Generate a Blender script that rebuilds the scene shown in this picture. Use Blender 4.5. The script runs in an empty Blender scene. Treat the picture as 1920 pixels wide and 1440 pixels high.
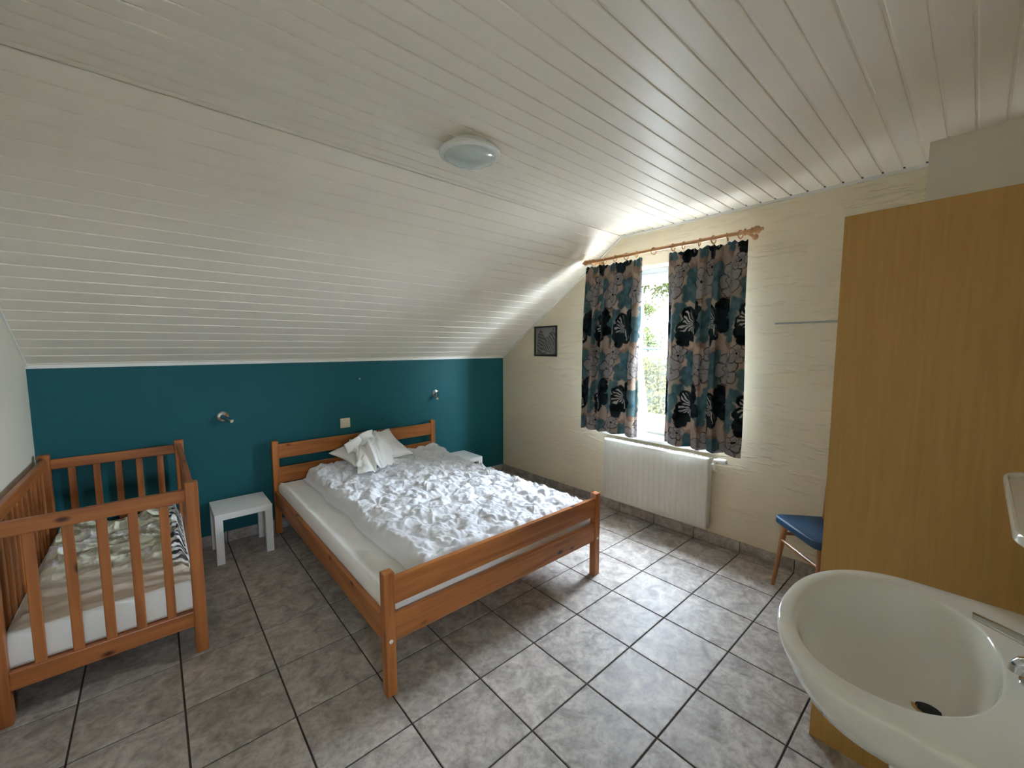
import bpy, bmesh, math, random
import numpy as np
from mathutils import Vector, Matrix, Euler
random.seed(7); np.random.seed(7)
PI = math.pi
scene = bpy.context.scene
COL = scene.collection

# ------------------------------------------------------------------ camera
CAMH = 1.4792
F_PX, YAW, PITCH, ROLL = 766.85, 0.72022, -0.089366, -0.00103
def cam_basis():
    cy, sy, cp, sp = math.cos(YAW), math.sin(YAW), math.cos(PITCH), math.sin(PITCH)
    f = Vector((sy*cp, cy*cp, sp)); r = Vector((cy, -sy, 0)); u = r.cross(f)
    cr, sr = math.cos(ROLL), math.sin(ROLL)
    return r*cr + u*sr, u*cr - r*sr, f
_r, _u, _f = cam_basis()
cd = bpy.data.cameras.new('camera'); cd.sensor_width = 36.0; cd.lens = F_PX*36.0/1920.0
cd.clip_start = 0.02; cd.clip_end = 200
cam = bpy.data.objects.new('camera', cd); COL.objects.link(cam)
cam.matrix_world = Matrix(((_r.x, _u.x, -_f.x, 0), (_r.y, _u.y, -_f.y, 0), (_r.z, _u.z, -_f.z, CAMH), (0, 0, 0, 1)))
scene.camera = cam

# ------------------------------------------------------------------ light
world = bpy.data.worlds.new('sky'); scene.world = world; world.use_nodes = True
_nt = world.node_tree; _bg = _nt.nodes['Background']
_bg.inputs['Color'].default_value = (0.71, 0.845, 1.0, 1); _bg.inputs['Strength'].default_value = 24.0
sd = bpy.data.lights.new('sun', 'SUN'); sd.energy = 22.0; sd.angle = 0.01; sd.color = (1.0, 0.95, 0.88)
sun = bpy.data.objects.new('sun', sd); COL.objects.link(sun)
sun.rotation_euler = Vector((0.36, -0.72, -0.60)).to_track_quat('-Z', 'Y').to_euler(); sun.location = (-4, 0, 8)
# portal: guides the sky light through the window opening, gives off none itself
pd = bpy.data.lights.new('window_portal', 'AREA'); pd.shape = 'RECTANGLE'; pd.size = 0.90; pd.size_y = 1.45
pd.cycles.is_portal = True
portal = bpy.data.objects.new('window_portal', pd); COL.objects.link(portal)
portal.location = (3.36, 1.73, 1.43); portal.rotation_euler = (0, PI/2, 0)
portal.rotation_euler = Vector((-1, 0, 0)).to_track_quat('-Z', 'Y').to_euler()
# second portal: the small unseen window added for fill light in the entrance recess, behind the camera
pd3 = bpy.data.lights.new('recess_portal', 'AREA'); pd3.shape = 'RECTANGLE'; pd3.size = 0.32; pd3.size_y = 0.32
pd3.cycles.is_portal = True
portal3 = bpy.data.objects.new('recess_portal', pd3); COL.objects.link(portal3)
portal3.location = (0.02, -1.68, 1.49); portal3.rotation_euler = Vector((0, 1, 0)).to_track_quat('-Z', 'Z').to_euler()
scene.cycles.diffuse_bounces = 8; scene.cycles.max_bounces = 14; scene.cycles.transparent_max_bounces = 12
vs = scene.view_settings
vs.view_transform = 'Standard'; vs.look = 'None'; vs.exposure = 2.40; vs.gamma = 1.0; vs.use_curve_mapping = False

# ------------------------------------------------------------------ room numbers (metres)
XW, YB, XL, YK = 3.103, 3.698, -0.565, -0.20      # window wall, blue wall, left wall, wall behind the basin
YE, XE = -1.5, 0.62                                # entrance recess behind the camera
ZC, ZE, YS = 2.43, 1.372, 2.10                     # flat ceiling, eave height, where the slope starts
T = 0.335; TX0, TY0 = 5.04518*T, 5.12179*T         # floor tile grid

# ------------------------------------------------------------------ helpers
def tag(o, label=None, cat=None, group=None, kind=None):
    if label: o['label'] = label
    if cat: o['category'] = cat
    if group: o['group'] = group
    if kind: o['kind'] = kind
    return o
def empty(name, loc=(0, 0, 0), rz=0.0):
    o = bpy.data.objects.new(name, None); COL.objects.link(o)
    o.location = loc; o.rotation_euler = (0, 0, rz); o.empty_display_size = 0.05
    return o
def link(name, me, mat=None, parent=None, smooth=False, loc=None):
    o = bpy.data.objects.new(name, me); COL.objects.link(o)
    if mat is not None and not me.materials: me.materials.append(mat)
    if parent: o.parent = parent
    if loc is not None: o.location = loc
    if smooth: me.shade_smooth()
    return o
def bm_obj(name, bm, mat=None, parent=None, smooth=False, loc=None):
    bmesh.ops.recalc_face_normals(bm, faces=bm.faces)
    me = bpy.data.meshes.new(name); bm.to_mesh(me); bm.free()
    return link(name, me, mat, parent, smooth, loc)
def smooth_sharp(o, ang=35):
    me = o.data
    me.shade_smooth()
    me.set_sharp_from_angle(angle=math.radians(ang))
    return o
def box(bm, a, b, bev=0.0, seg=2):
    x0, y0, z0 = a; x1, y1, z1 = b
    vs_ = [bm.verts.new(p) for p in ((x0,y0,z0),(x1,y0,z0),(x1,y1,z0),(x0,y1,z0),(x0,y0,z1),(x1,y0,z1),(x1,y1,z1),(x0,y1,z1))]
    fs = [bm.faces.new([vs_[i] for i in q]) for q in ((0,3,2,1),(4,5,6,7),(0,1,5,4),(1,2,6,5),(2,3,7,6),(3,0,4,7))]
    if bev > 0:
        es = list({e for f in fs for e in f.edges})
        bmesh.ops.bevel(bm, geom=es, offset=bev, segments=seg, affect='EDGES', profile=0.5)
def box_obj(name, a, b, mat, parent=None, bev=0.0, seg=2, loc=None):
    bm = bmesh.new(); box(bm, a, b, bev, seg); return bm_obj(name, bm, mat, parent, False, loc)
def frame_from(d):
    d = Vector(d).normalized(); a = Vector((0, 0, 1)) if abs(d.z) < 0.9 else Vector((1, 0, 0))
    u = d.cross(a).normalized(); return d, u, d.cross(u).normalized()
def tube(bm, pts, rad, n=12, cap=True):
    pts = [Vector(p) for p in pts]; rings = []
    rr = rad if isinstance(rad, (list, tuple)) else [rad]*len(pts)
    pu = None
    for i, p in enumerate(pts):
        d = (pts[min(i+1, len(pts)-1)] - pts[max(i-1, 0)])
        d, u, v = frame_from(d)
        if pu is not None:
            u = (pu - d*pu.dot(d)).normalized(); v = d.cross(u)
        pu = u
        rings.append([bm.verts.new(p + (u*math.cos(2*PI*k/n) + v*math.sin(2*PI*k/n))*rr[i]) for k in range(n)])
    for a, b in zip(rings[:-1], rings[1:]):
        for k in range(n): bm.faces.new((a[k], a[(k+1) % n], b[(k+1) % n], b[k]))
    if cap:
        bm.faces.new(rings[0][::-1]); bm.faces.new(rings[-1])
def tube_obj(name, pts, rad, mat, parent=None, n=12, loc=None):
    bm = bmesh.new(); tube(bm, pts, rad, n); return smooth_sharp(bm_obj(name, bm, mat, parent, False, loc))
def lathe(bm, prof, org=(0, 0, 0), axis=(0, 0, 1), n=32):
    d, u, v = frame_from(axis); org = Vector(org); rings = []
    for r, h in prof:
        if r < 1e-5: rings.append([bm.verts.new(org + d*h)])
        else: rings.append([bm.verts.new(org + d*h + (u*math.cos(2*PI*k/n) + v*math.sin(2*PI*k/n))*r) for k in range(n)])
    for a, b in zip(rings[:-1], rings[1:]):
        for k in range(n):
            q = [a[k % len(a)], a[(k+1) % len(a)], b[(k+1) % len(b)], b[k % len(b)]]
            q2 = []
            for x in q:
                if x not in q2: q2.append(x)
            if len(q2) >= 3: bm.faces.new(q2)
    if len(rings[0]) > 1: bm.faces.new(rings[0])
    if len(rings[-1]) > 1: bm.faces.new(rings[-1])
def lathe_obj(name, prof, mat, parent=None, org=(0, 0, 0), axis=(0, 0, 1), n=32, loc=None):
    bm = bmesh.new(); lathe(bm, prof, org, axis, n); return smooth_sharp(bm_obj(name, bm, mat, parent, False, loc))
def torus(bm, c, axis, R, r, N=20, n=8, a0=0, a1=2*PI):
    d, u, v = frame_from(axis); c = Vector(c); closed = abs(a1-a0-2*PI) < 1e-4
    rings = []; M = N if closed else N+1
    for i in range(M):
        t = a0 + (a1-a0)*i/N; e = u*math.cos(t) + v*math.sin(t)
        rings.append([bm.verts.new(c + e*(R + r*math.cos(2*PI*k/n)) + d*r*math.sin(2*PI*k/n)) for k in range(n)])
    for i in range(N):
        a, b = rings[i], rings[(i+1) % M]
        for k in range(n): bm.faces.new((a[k], a[(k+1) % n], b[(k+1) % n], b[k]))
    if not closed: bm.faces.new(rings[0]); bm.faces.new(rings[-1])
def grid_mesh(name, P, closed_u=False):
    """P: (m,n,3) array -> mesh of quads"""
    m, n = P.shape[:2]
    me = bpy.data.meshes.new(name)
    idx = np.arange(m*n).reshape(m, n)
    q = np.stack([idx[:-1, :-1], idx[1:, :-1], idx[1:, 1:], idx[:-1, 1:]], -1).reshape(-1, 4)
    if closed_u:
        q2 = np.stack([idx[-1, :-1], idx[0, :-1], idx[0, 1:], idx[-1, 1:]], -1).reshape(-1, 4); q = np.concatenate([q, q2])
    me.from_pydata(P.reshape(-1, 3).tolist(), [], q.tolist()); me.update()
    return me
def vcol(me, C):
    a = me.color_attributes.new('print', 'FLOAT_COLOR', 'POINT')
    C = np.concatenate([C.reshape(-1, 3), np.ones((C.reshape(-1, 3).shape[0], 1))], 1).astype(np.float32)
    a.data.foreach_set('color', C.ravel())
# ---- numpy noise
def _h(ix, iy, s):
    n = (ix*374761393 + iy*668265263 + s*1442695041) & 0x7fffffff
    n = ((n ^ (n >> 13))*1274126177) & 0x7fffffff
    return ((n ^ (n >> 16)) & 0xffff)/65535.0
def vnoise(x, y, s=0):
    ix = np.floor(x).astype(np.int64); iy = np.floor(y).astype(np.int64); fx = x-ix; fy = y-iy
    fx = fx*fx*fx*(fx*(fx*6-15)+10); fy = fy*fy*fy*(fy*(fy*6-15)+10)
    a = _h(ix, iy, s); b = _h(ix+1, iy, s); c = _h(ix, iy+1, s); d = _h(ix+1, iy+1, s)
    return (a*(1-fx)+b*fx)*(1-fy) + (c*(1-fx)+d*fx)*fy
def fbm(x, y, s=0, o=4):
    t = 0; a = 0.5
    for k in range(o): t = t + a*vnoise(x, y, s+k*17); x = x*2.03+5.1; y = y*2.03+1.7; a *= 0.5
    return t
def ridged(x, y, s=0, o=3):
    t = 0; a = 0.5
    for k in range(o): t = t + a*(1-np.abs(2*vnoise(x, y, s+k*13)-1))**2; x = x*1.93+3.1; y = y*1.93+9.7; a *= 0.5
    return t
def tri_noise(x, y, s=0):
    """random heights on a triangular lattice, joined by flat facets"""
    k = (x+y)*0.36602540; ix = np.floor(x+k).astype(np.int64); iy = np.floor(y+k).astype(np.int64)
    fx = x+k-ix; fy = y+k-iy; up = fx > fy
    a = _h(ix, iy, s); c = _h(ix+1, iy+1, s); b = np.where(up, _h(ix+1, iy, s), _h(ix, iy+1, s))
    hi = np.maximum(fx, fy); lo = np.minimum(fx, fy)
    return a*(1-hi) + b*(hi-lo) + c*lo
def worley(x, y, s=0, jit=0.9):
    ix = np.floor(x).astype(np.int64); iy = np.floor(y).astype(np.int64)
    f1 = np.full(x.shape, 9.0); f2 = np.full(x.shape, 9.0)
    for a in (-1, 0, 1):
        for b in (-1, 0, 1):
            px = ix+a+0.5+jit*(_h(ix+a, iy+b, s)-0.5); py = iy+b+0.5+jit*(_h(ix+a, iy+b, s+7)-0.5)
            d = np.sqrt((x-px)**2+(y-py)**2); f2 = np.minimum(f2, np.maximum(f1, d)); f1 = np.minimum(f1, d)
    return f1, f2
def sm(a, b, x):
    t = np.clip((x-a)/(b-a), 0, 1); return t*t*(3-2*t)
def srgb(r, g, b):
    f = lambda c: ((c/255)/12.92 if c/255 <= 0.04045 else ((c/255+0.055)/1.055)**2.4)
    return (f(r), f(g), f(b))

# ------------------------------------------------------------------ materials
def new_mat(name):
    m = bpy.data.materials.new(name); m.use_nodes = True
    nt = m.node_tree; b = nt.nodes['Principled BSDF']
    return m, nt, b
def N(nt, t, **kw):
    n = nt.nodes.new(t)
    for k, v in kw.items():
        if k.startswith('i_'): n.inputs[k[2:].replace('_', ' ')].default_value = v
        else: setattr(n, k, v)
    return n
def plain(name, col, rough=0.5, metal=0.0, spec=0.5, bump=0.0, bscale=200.0, var=0.0, vscale=8.0, coat=0.0):
    m, nt, b = new_mat(name); L = nt.links.new
    b.inputs['Base Color'].default_value = (*col, 1); b.inputs['Roughness'].default_value = rough
    b.inputs['Metallic'].default_value = metal; b.inputs['Specular IOR Level'].default_value = spec
    b.inputs['Coat Weight'].default_value = coat
    tc = N(nt, 'ShaderNodeTexCoord')
    if var > 0:
        n = N(nt, 'ShaderNodeTexNoise', i_Scale=vscale, i_Detail=4.0); L(tc.outputs['Object'], n.inputs['Vector'])
        mx = N(nt, 'ShaderNodeMixRGB', blend_type='MULTIPLY'); mx.inputs['Fac'].default_value = 1.0
        mx.inputs['Color1'].default_value = (*col, 1)
        cr = N(nt, 'ShaderNodeValToRGB'); cr.color_ramp.elements[0].position = 0.3; cr.color_ramp.elements[1].position = 0.7
        cr.color_ramp.elements[0].color = (1-var, 1-var, 1-var, 1); cr.color_ramp.elements[1].color = (1, 1, 1, 1)
        L(n.outputs['Fac'], cr.inputs['Fac']); L(cr.outputs['Color'], mx.inputs['Color2']); L(mx.outputs['Color'], b.inputs['Base Color'])
    if bump > 0:
        n2 = N(nt, 'ShaderNodeTexNoise', i_Scale=bscale, i_Detail=3.0); L(tc.outputs['Object'], n2.inputs['Vector'])
        bp = N(nt, 'ShaderNodeBump', i_Strength=bump, i_Distance=0.002); L(n2.outputs['Fac'], bp.inputs['Height']); L(bp.outputs['Normal'], b.inputs['Normal'])
    return m
def wood(name, axis, c_dark, c_light, rough=0.35, knots=True, scale=1.0):
    m, nt, b = new_mat(name); L = nt.links.new
    tc = N(nt, 'ShaderNodeTexCoord'); oi = N(nt, 'ShaderNodeObjectInfo')
    off = N(nt, 'ShaderNodeVectorMath', operation='SCALE'); off.inputs[0].default_value = (13.1, 7.7, 9.3); L(oi.outputs['Random'], off.inputs['Scale'])
    ad = N(nt, 'ShaderNodeVectorMath', operation='ADD'); L(tc.outputs['Object'], ad.inputs[0]); L(off.outputs[0], ad.inputs[1])
    mp = N(nt, 'ShaderNodeMapping'); s = [30*scale]*3; s[axis] = 1.6*scale; mp.inputs['Scale'].default_value = s; L(ad.outputs[0], mp.inputs['Vector'])
    n1 = N(nt, 'ShaderNodeTexNoise', i_Scale=1.0, i_Detail=5.0, i_Distortion=0.6); L(mp.outputs[0], n1.inputs['Vector'])
    cr = N(nt, 'ShaderNodeValToRGB'); e = cr.color_ramp.elements
    e[0].position = 0.30; e[0].color = (*c_dark, 1); e[1].position = 0.72; e[1].color = (*c_light, 1)
    L(n1.outputs['Fac'], cr.inputs['Fac']); out = cr.outputs['Color']
    if knots:
        mp2 = N(nt, 'ShaderNodeMapping'); s2 = [9.0]*3; s2[axis] = 4.5; mp2.inputs['Scale'].default_value = s2; L(ad.outputs[0], mp2.inputs['Vector'])
        vo = N(nt, 'ShaderNodeTexVoronoi', i_Scale=1.0, i_Randomness=1.0); L(mp2.outputs[0], vo.inputs['Vector'])
        r2 = N(nt, 'ShaderNodeValToRGB'); q = r2.color_ramp.elements
        q[0].position = 0.07; q[0].color = (0.16, 0.10, 0.07, 1); q[1].position = 0.14; q[1].color = (1, 1, 1, 1)
        L(vo.outputs['Distance'], r2.inputs['Fac'])
        mx = N(nt, 'ShaderNodeMixRGB', blend_type='MULTIPLY'); mx.inputs['Fac'].default_value = 1.0
        L(out, mx.inputs['Color1']); L(r2.outputs['Color'], mx.inputs['Color2']); out = mx.outputs['Color']
    L(out, b.inputs['Base Color']); b.inputs['Roughness'].default_value = rough
    bp = N(nt, 'ShaderNodeBump', i_Strength=0.12, i_Distance=0.001); L(n1.outputs['Fac'], bp.inputs['Height']); L(bp.outputs['Normal'], b.inputs['Normal'])
    return m
def printed(name, rough=0.8, trans=0.0, sheen=0.0, bump=0.0):
    """cloth or paper whose printed colours sit in the 'print' attribute"""
    m, nt, b = new_mat(name); L = nt.links.new
    at = N(nt, 'ShaderNodeVertexColor', layer_name='print'); L(at.outputs['Color'], b.inputs['Base Color'])
    b.inputs['Roughness'].default_value = rough; b.inputs['Specular IOR Level'].default_value = 0.2
    tc = N(nt, 'ShaderNodeTexCoord')
    if bump > 0:
        n2 = N(nt, 'ShaderNodeTexNoise', i_Scale=500.0, i_Detail=2.0); L(tc.outputs['Object'], n2.inputs['Vector'])
        bp = N(nt, 'ShaderNodeBump', i_Strength=bump, i_Distance=0.001); L(n2.outputs['Fac'], bp.inputs['Height']); L(bp.outputs['Normal'], b.inputs['Normal'])
    if trans > 0:
        t = N(nt, 'ShaderNodeBsdfTranslucent'); L(at.outputs['Color'], t.inputs['Color'])
        mx = N(nt, 'ShaderNodeMixShader'); mx.inputs[0].default_value = trans
        L(b.outputs[0], mx.inputs[1]); L(t.outputs[0], mx.inputs[2]); L(mx.outputs[0], nt.nodes['Material Output'].inputs['Surface'])
    return m
def cloth_mat(name, col, trans=0.15, bump=0.3, bscale=350.0):
    m, nt, b = new_mat(name); L = nt.links.new
    b.inputs['Base Color'].default_value = (*col, 1); b.inputs['Roughness'].default_value = 0.85; b.inputs['Specular IOR Level'].default_value = 0.2
    b.inputs['Sheen Weight'].default_value = 0.1
    tc = N(nt, 'ShaderNodeTexCoord')
    n2 = N(nt, 'ShaderNodeTexNoise', i_Scale=bscale, i_Detail=3.0); L(tc.outputs['Object'], n2.inputs['Vector'])
    bp = N(nt, 'ShaderNodeBump', i_Strength=bump, i_Distance=0.001); L(n2.outputs['Fac'], bp.inputs['Height']); L(bp.outputs['Normal'], b.inputs['Normal'])
    if trans > 0:
        t = N(nt, 'ShaderNodeBsdfTranslucent'); t.inputs['Color'].default_value = (*col, 1)
        mx = N(nt, 'ShaderNodeMixShader'); mx.inputs[0].default_value = trans
        L(b.outputs[0], mx.inputs[1]); L(t.outputs[0], mx.inputs[2]); L(mx.outputs[0], nt.nodes['Material Output'].inputs['Surface'])
    return m
def plaster(name, col, stroke=0.0, rough=0.75):
    m, nt, b = new_mat(name); L = nt.links.new
    tc = N(nt, 'ShaderNodeTexCoord')
    n1 = N(nt, 'ShaderNodeTexNoise', i_Scale=3.0, i_Detail=5.0); L(tc.outputs['Object'], n1.inputs['Vector'])
    mx = N(nt, 'ShaderNodeMixRGB'); mx.inputs['Color1'].default_value = (*[c*0.95 for c in col], 1); mx.inputs['Color2'].default_value = (*col, 1)
    L(n1.outputs['Fac'], mx.inputs['Fac']); L(mx.outputs['Color'], b.inputs['Base Color']); b.inputs['Roughness'].default_value = rough
    b.inputs['Specular IOR Level'].default_value = 0.3
    n2 = N(nt, 'ShaderNodeTexNoise', i_Scale=120.0, i_Detail=4.0); L(tc.outputs['Object'], n2.inputs['Vector'])
    bp = N(nt, 'ShaderNodeBump', i_Strength=0.18, i_Distance=0.003); L(n2.outputs['Fac'], bp.inputs['Height'])
    if stroke > 0:
        mp = N(nt, 'ShaderNodeMapping'); mp.inputs['Scale'].default_value = (4.0, 4.0, 28.0); mp.inputs['Rotation'].default_value = (0.06, 0, 0); L(tc.outputs['Object'], mp.inputs['Vector'])
        n3 = N(nt, 'ShaderNodeTexNoise', i_Scale=1.0, i_Detail=3.0, i_Roughness=0.55, i_Distortion=0.8); L(mp.outputs[0], n3.inputs['Vector'])
        cr = N(nt, 'ShaderNodeValToRGB'); e = cr.color_ramp.elements; e[0].position = 0.56; e[1].position = 0.66; L(n3.outputs['Fac'], cr.inputs['Fac'])
        bp2 = N(nt, 'ShaderNodeBump', i_Strength=stroke, i_Distance=0.004); L(cr.outputs['Color'], bp2.inputs['Height']); L(bp.outputs['Normal'], bp2.inputs['Normal'])
        L(bp2.outputs['Normal'], b.inputs['Normal'])
    else: L(bp.outputs['Normal'], b.inputs['Normal'])
    return m
def tile_mat(name, rough=0.32):
    m, nt, b = new_mat(name); L = nt.links.new
    tc = N(nt, 'ShaderNodeTexCoord'); oi = N(nt, 'ShaderNodeObjectInfo')
    off = N(nt, 'ShaderNodeVectorMath', operation='SCALE'); off.inputs[0].default_value = (31.0, 17.0, 3.0); L(oi.outputs['Random'], off.inputs['Scale'])
    ad = N(nt, 'ShaderNodeVectorMath', operation='ADD'); L(tc.outputs['Object'], ad.inputs[0]); L(off.outputs[0], ad.inputs[1])
    n1 = N(nt, 'ShaderNodeTexNoise', i_Scale=11.0, i_Detail=9.0, i_Roughness=0.62, i_Distortion=0.8); L(ad.outputs[0], n1.inputs['Vector'])
    cr = N(nt, 'ShaderNodeValToRGB'); e = cr.color_ramp.elements
    e[0].position = 0.33; e[0].color = (*srgb(144, 135, 128), 1); e[1].position = 0.66; e[1].color = (*srgb(196, 187, 178), 1)
    L(n1.outputs['Fac'], cr.inputs['Fac'])
    n2 = N(nt, 'ShaderNodeTexNoise', i_Scale=42.0, i_Detail=6.0, i_Roughness=0.7); L(ad.outputs[0], n2.inputs['Vector'])
    cr2 = N(nt, 'ShaderNodeValToRGB'); e = cr2.color_ramp.elements
    e[0].position = 0.36; e[0].color = (0.68, 0.67, 0.66, 1); e[1].position = 0.55; e[1].color = (1, 1, 1, 1); L(n2.outputs['Fac'], cr2.inputs['Fac'])
    mx = N(nt, 'ShaderNodeMixRGB', blend_type='MULTIPLY'); mx.inputs['Fac'].default_value = 0.8
    L(cr.outputs['Color'], mx.inputs['Color1']); L(cr2.outputs['Color'], mx.inputs['Color2'])
    hs = N(nt, 'ShaderNodeHueSaturation'); mr = N(nt, 'ShaderNodeMapRange'); mr.inputs['To Min'].default_value = 0.92; mr.inputs['To Max'].default_value = 1.06
    L(oi.outputs['Random'], mr.inputs['Value']); L(mr.outputs[0], hs.inputs['Value']); L(mx.outputs['Color'], hs.inputs['Color'])
    L(hs.outputs['Color'], b.inputs['Base Color'])
    rr = N(nt, 'ShaderNodeMapRange'); rr.inputs['To Min'].default_value = rough-0.06; rr.inputs['To Max'].default_value = rough+0.14
    L(n2.outputs['Fac'], rr.inputs['Value']); L(rr.outputs[0], b.inputs['Roughness'])
    bp = N(nt, 'ShaderNodeBump', i_Strength=0.35, i_Distance=0.002); L(n2.outputs['Fac'], bp.inputs['Height']); L(bp.outputs['Normal'], b.inputs['Normal'])
    b.inputs['Specular IOR Level'].default_value = 0.26
    return m
def glass_mat(name, tint=(1, 1, 1), f=0.06):
    m = bpy.data.materials.new(name); m.use_nodes = True; nt = m.node_tree; L = nt.links.new
    nt.nodes.remove(nt.nodes['Principled BSDF'])
    t = N(nt, 'ShaderNodeBsdfTransparent'); t.inputs['Color'].default_value = (*tint, 1)
    g = N(nt, 'ShaderNodeBsdfGlossy'); g.inputs['Roughness'].default_value = 0.0
    fr = N(nt, 'ShaderNodeFresnel', i_IOR=1.45); mx = N(nt, 'ShaderNodeMixShader')
    ge = N(nt, 'ShaderNodeNewGeometry'); mr = N(nt, 'ShaderNodeMapRange'); mr.inputs['To Min'].default_value = 1.45; mr.inputs['To Max'].default_value = 1/1.45
    L(ge.outputs['Backfacing'], mr.inputs['Value']); L(mr.outputs[0], fr.inputs['IOR'])       # thin sheet: same reflectance from both sides
    L(fr.outputs[0], mx.inputs[0]); L(t.outputs[0], mx.inputs[1]); L(g.outputs[0], mx.inputs[2]); L(mx.outputs[0], nt.nodes['Material Output'].inputs['Surface'])
    return m
def leaf_mat(name, c1, c2, trans=0.4):
    m, nt, b = new_mat(name); L = nt.links.new
    tc = N(nt, 'ShaderNodeTexCoord'); n = N(nt, 'ShaderNodeTexNoise', i_Scale=9.0, i_Detail=4.0); L(tc.outputs['Object'], n.inputs['Vector'])
    cr = N(nt, 'ShaderNodeValToRGB'); e = cr.color_ramp.elements; e[0].position = 0.35; e[0].color = (*c1, 1); e[1].position = 0.65; e[1].color = (*c2, 1)
    L(n.outputs['Fac'], cr.inputs['Fac']); L(cr.outputs['Color'], b.inputs['Base Color']); b.inputs['Roughness'].default_value = 0.8; b.inputs['Specular IOR Level'].default_value = 0.05
    t = N(nt, 'ShaderNodeBsdfTranslucent'); L(cr.outputs['Color'], t.inputs['Color'])
    mx = N(nt, 'ShaderNodeMixShader'); mx.inputs[0].default_value = trans
    L(b.outputs[0], mx.inputs[1]); L(t.outputs[0], mx.inputs[2]); L(mx.outputs[0], nt.nodes['Material Output'].inputs['Surface'])
    return m

M = {}
M['wall_cream'] = plaster('cream_plaster', srgb(230, 217, 190), stroke=0.8)
M['wall_white'] = plaster('white_plaster', srgb(226, 220, 202), stroke=0.0)
M['wall_blue'] = plaster('blue_paint', srgb(22, 94, 101), stroke=0.0, rough=0.6)
M['board'] = plain('white_pvc_board', srgb(238, 230, 215), rough=0.38, spec=0.4, var=0.03, vscale=3.0)
M['backing'] = plain('ceiling_backing', srgb(150, 146, 138), rough=0.8)
M['trim'] = plain('white_trim', srgb(232, 230, 222), rough=0.4)
M['tile'] = tile_mat('floor_tile', rough=0.43)
M['skirt'] = tile_mat('skirting_tile', rough=0.4)
M['grout'] = plain('grout', srgb(66, 58, 53), rough=0.9, var=0.3, vscale=30)
PD, PL = srgb(142, 80, 34), srgb(194, 124, 62)
M['pine_x'] = wood('pine_x', 0, PD, PL); M['pine_y'] = wood('pine_y', 1, PD, PL); M['pine_z'] = wood('pine_z', 2, PD, PL)
CD, CL = srgb(140, 80, 38), srgb(186, 116, 62)
M['crib_x'] = wood('crib_x', 0, CD, CL); M['crib_y'] = wood('crib_y', 1, CD, CL); M['crib_z'] = wood('crib_z', 2, CD, CL)
M['rodwood'] = wood('rod_wood', 1, srgb(176, 122, 74), srgb(214, 164, 112), knots=False)
M['chairwood'] = wood('chair_wood', 2, srgb(140, 84, 46), srgb(188, 128, 80), knots=False)
M['laminate'] = wood('beech_laminate', 2, srgb(186, 142, 72), srgb(196, 152, 82), rough=0.45, knots=False, scale=2.2)
M['white_lac'] = plain('white_lacquer', srgb(236, 236, 232), rough=0.35, var=0.04, vscale=6)
M['sheet'] = cloth_mat('white_sheet', srgb(244, 244, 242), trans=0.0)
M['duvet'] = cloth_mat('white_duvet', srgb(232, 232, 236), trans=0.0, bump=0.2)
M['pillow'] = cloth_mat('white_pillow', srgb(238, 236, 230), trans=0.0)
M['lining'] = cloth_mat('curtain_lining', srgb(150, 176, 192), trans=0.3, bump=0.1)
M['backlining'] = cloth_mat('back_lining', srgb(196, 198, 196), trans=0.25, bump=0.1)
M['curtain'] = printed('floral_curtain', trans=0.36, bump=0.3)
M['blanket'] = printed('crib_blanket', bump=0.3)
M['photo'] = printed('photo_print', rough=0.3)
M['black'] = plain('black_frame', srgb(22, 18, 18), rough=0.4)
M['chrome'] = plain('chrome', (0.72, 0.72, 0.74), rough=0.12, metal=1.0)
M['steel'] = plain('brushed_steel', (0.42, 0.42, 0.42), rough=0.35, metal=1.0)
M['ceramic'] = plain('white_ceramic', srgb(230, 228, 218), rough=0.08, spec=0.5, coat=0.3)
M['rad'] = plain('radiator_enamel', srgb(212, 207, 194), rough=0.35)
M['upvc'] = plain('white_upvc', srgb(168, 171, 178), rough=0.3)
M['sill'] = plain('white_sill', srgb(232, 230, 224), rough=0.3)
M['cream_plastic'] = plain('cream_plastic', srgb(222, 206, 176), rough=0.4)
M['white_plastic'] = plain('white_plastic', srgb(235, 233, 226), rough=0.4)
M['dark_plastic'] = plain('dark_plastic', srgb(34, 34, 36), rough=0.5)
M['blue_vinyl'] = plain('blue_vinyl', srgb(20, 66, 100), rough=0.45, bump=0.2, bscale=300)
M['pane'] = glass_mat('window_glass')
M['frost'] = plain('frosted_glass', srgb(196, 206, 200), rough=0.12, spec=0.6, coat=0.4)
M['lampring'] = plain('lamp_ring', srgb(226, 226, 218), rough=0.25)
M['lampcap'] = plain('lamp_cap', srgb(236, 222, 200), rough=0.4)
M['dark_hole'] = plain('dark_hole', (0.01, 0.012, 0.012), rough=0.6)
M['gravel'] = plain('gravel', srgb(150, 148, 146), rough=0.9, var=0.3, vscale=20)
M['hedge'] = leaf_mat('hedge_leaf', (0.016, 0.017, 0.004), (0.036, 0.033, 0.008), trans=0.3)
M['hedge_core'] = plain('hedge_core', (0.006, 0.007, 0.003), rough=1.0, spec=0.05, var=0.4, vscale=14)  # near-black colour paints in the shade between the leaves
M['tree'] = leaf_mat('tree_leaf', (0.012, 0.017, 0.003), (0.026, 0.030, 0.006), trans=0.45)
M['bark'] = plain('bark', srgb(96, 80, 64), rough=0.9, bump=0.6, bscale=40)
M['fence'] = plain('green_fence', (0.004, 0.009, 0.008), rough=0.7, spec=0.1)
M['house'] = plaster('outside_render', srgb(224, 218, 204))

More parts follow.
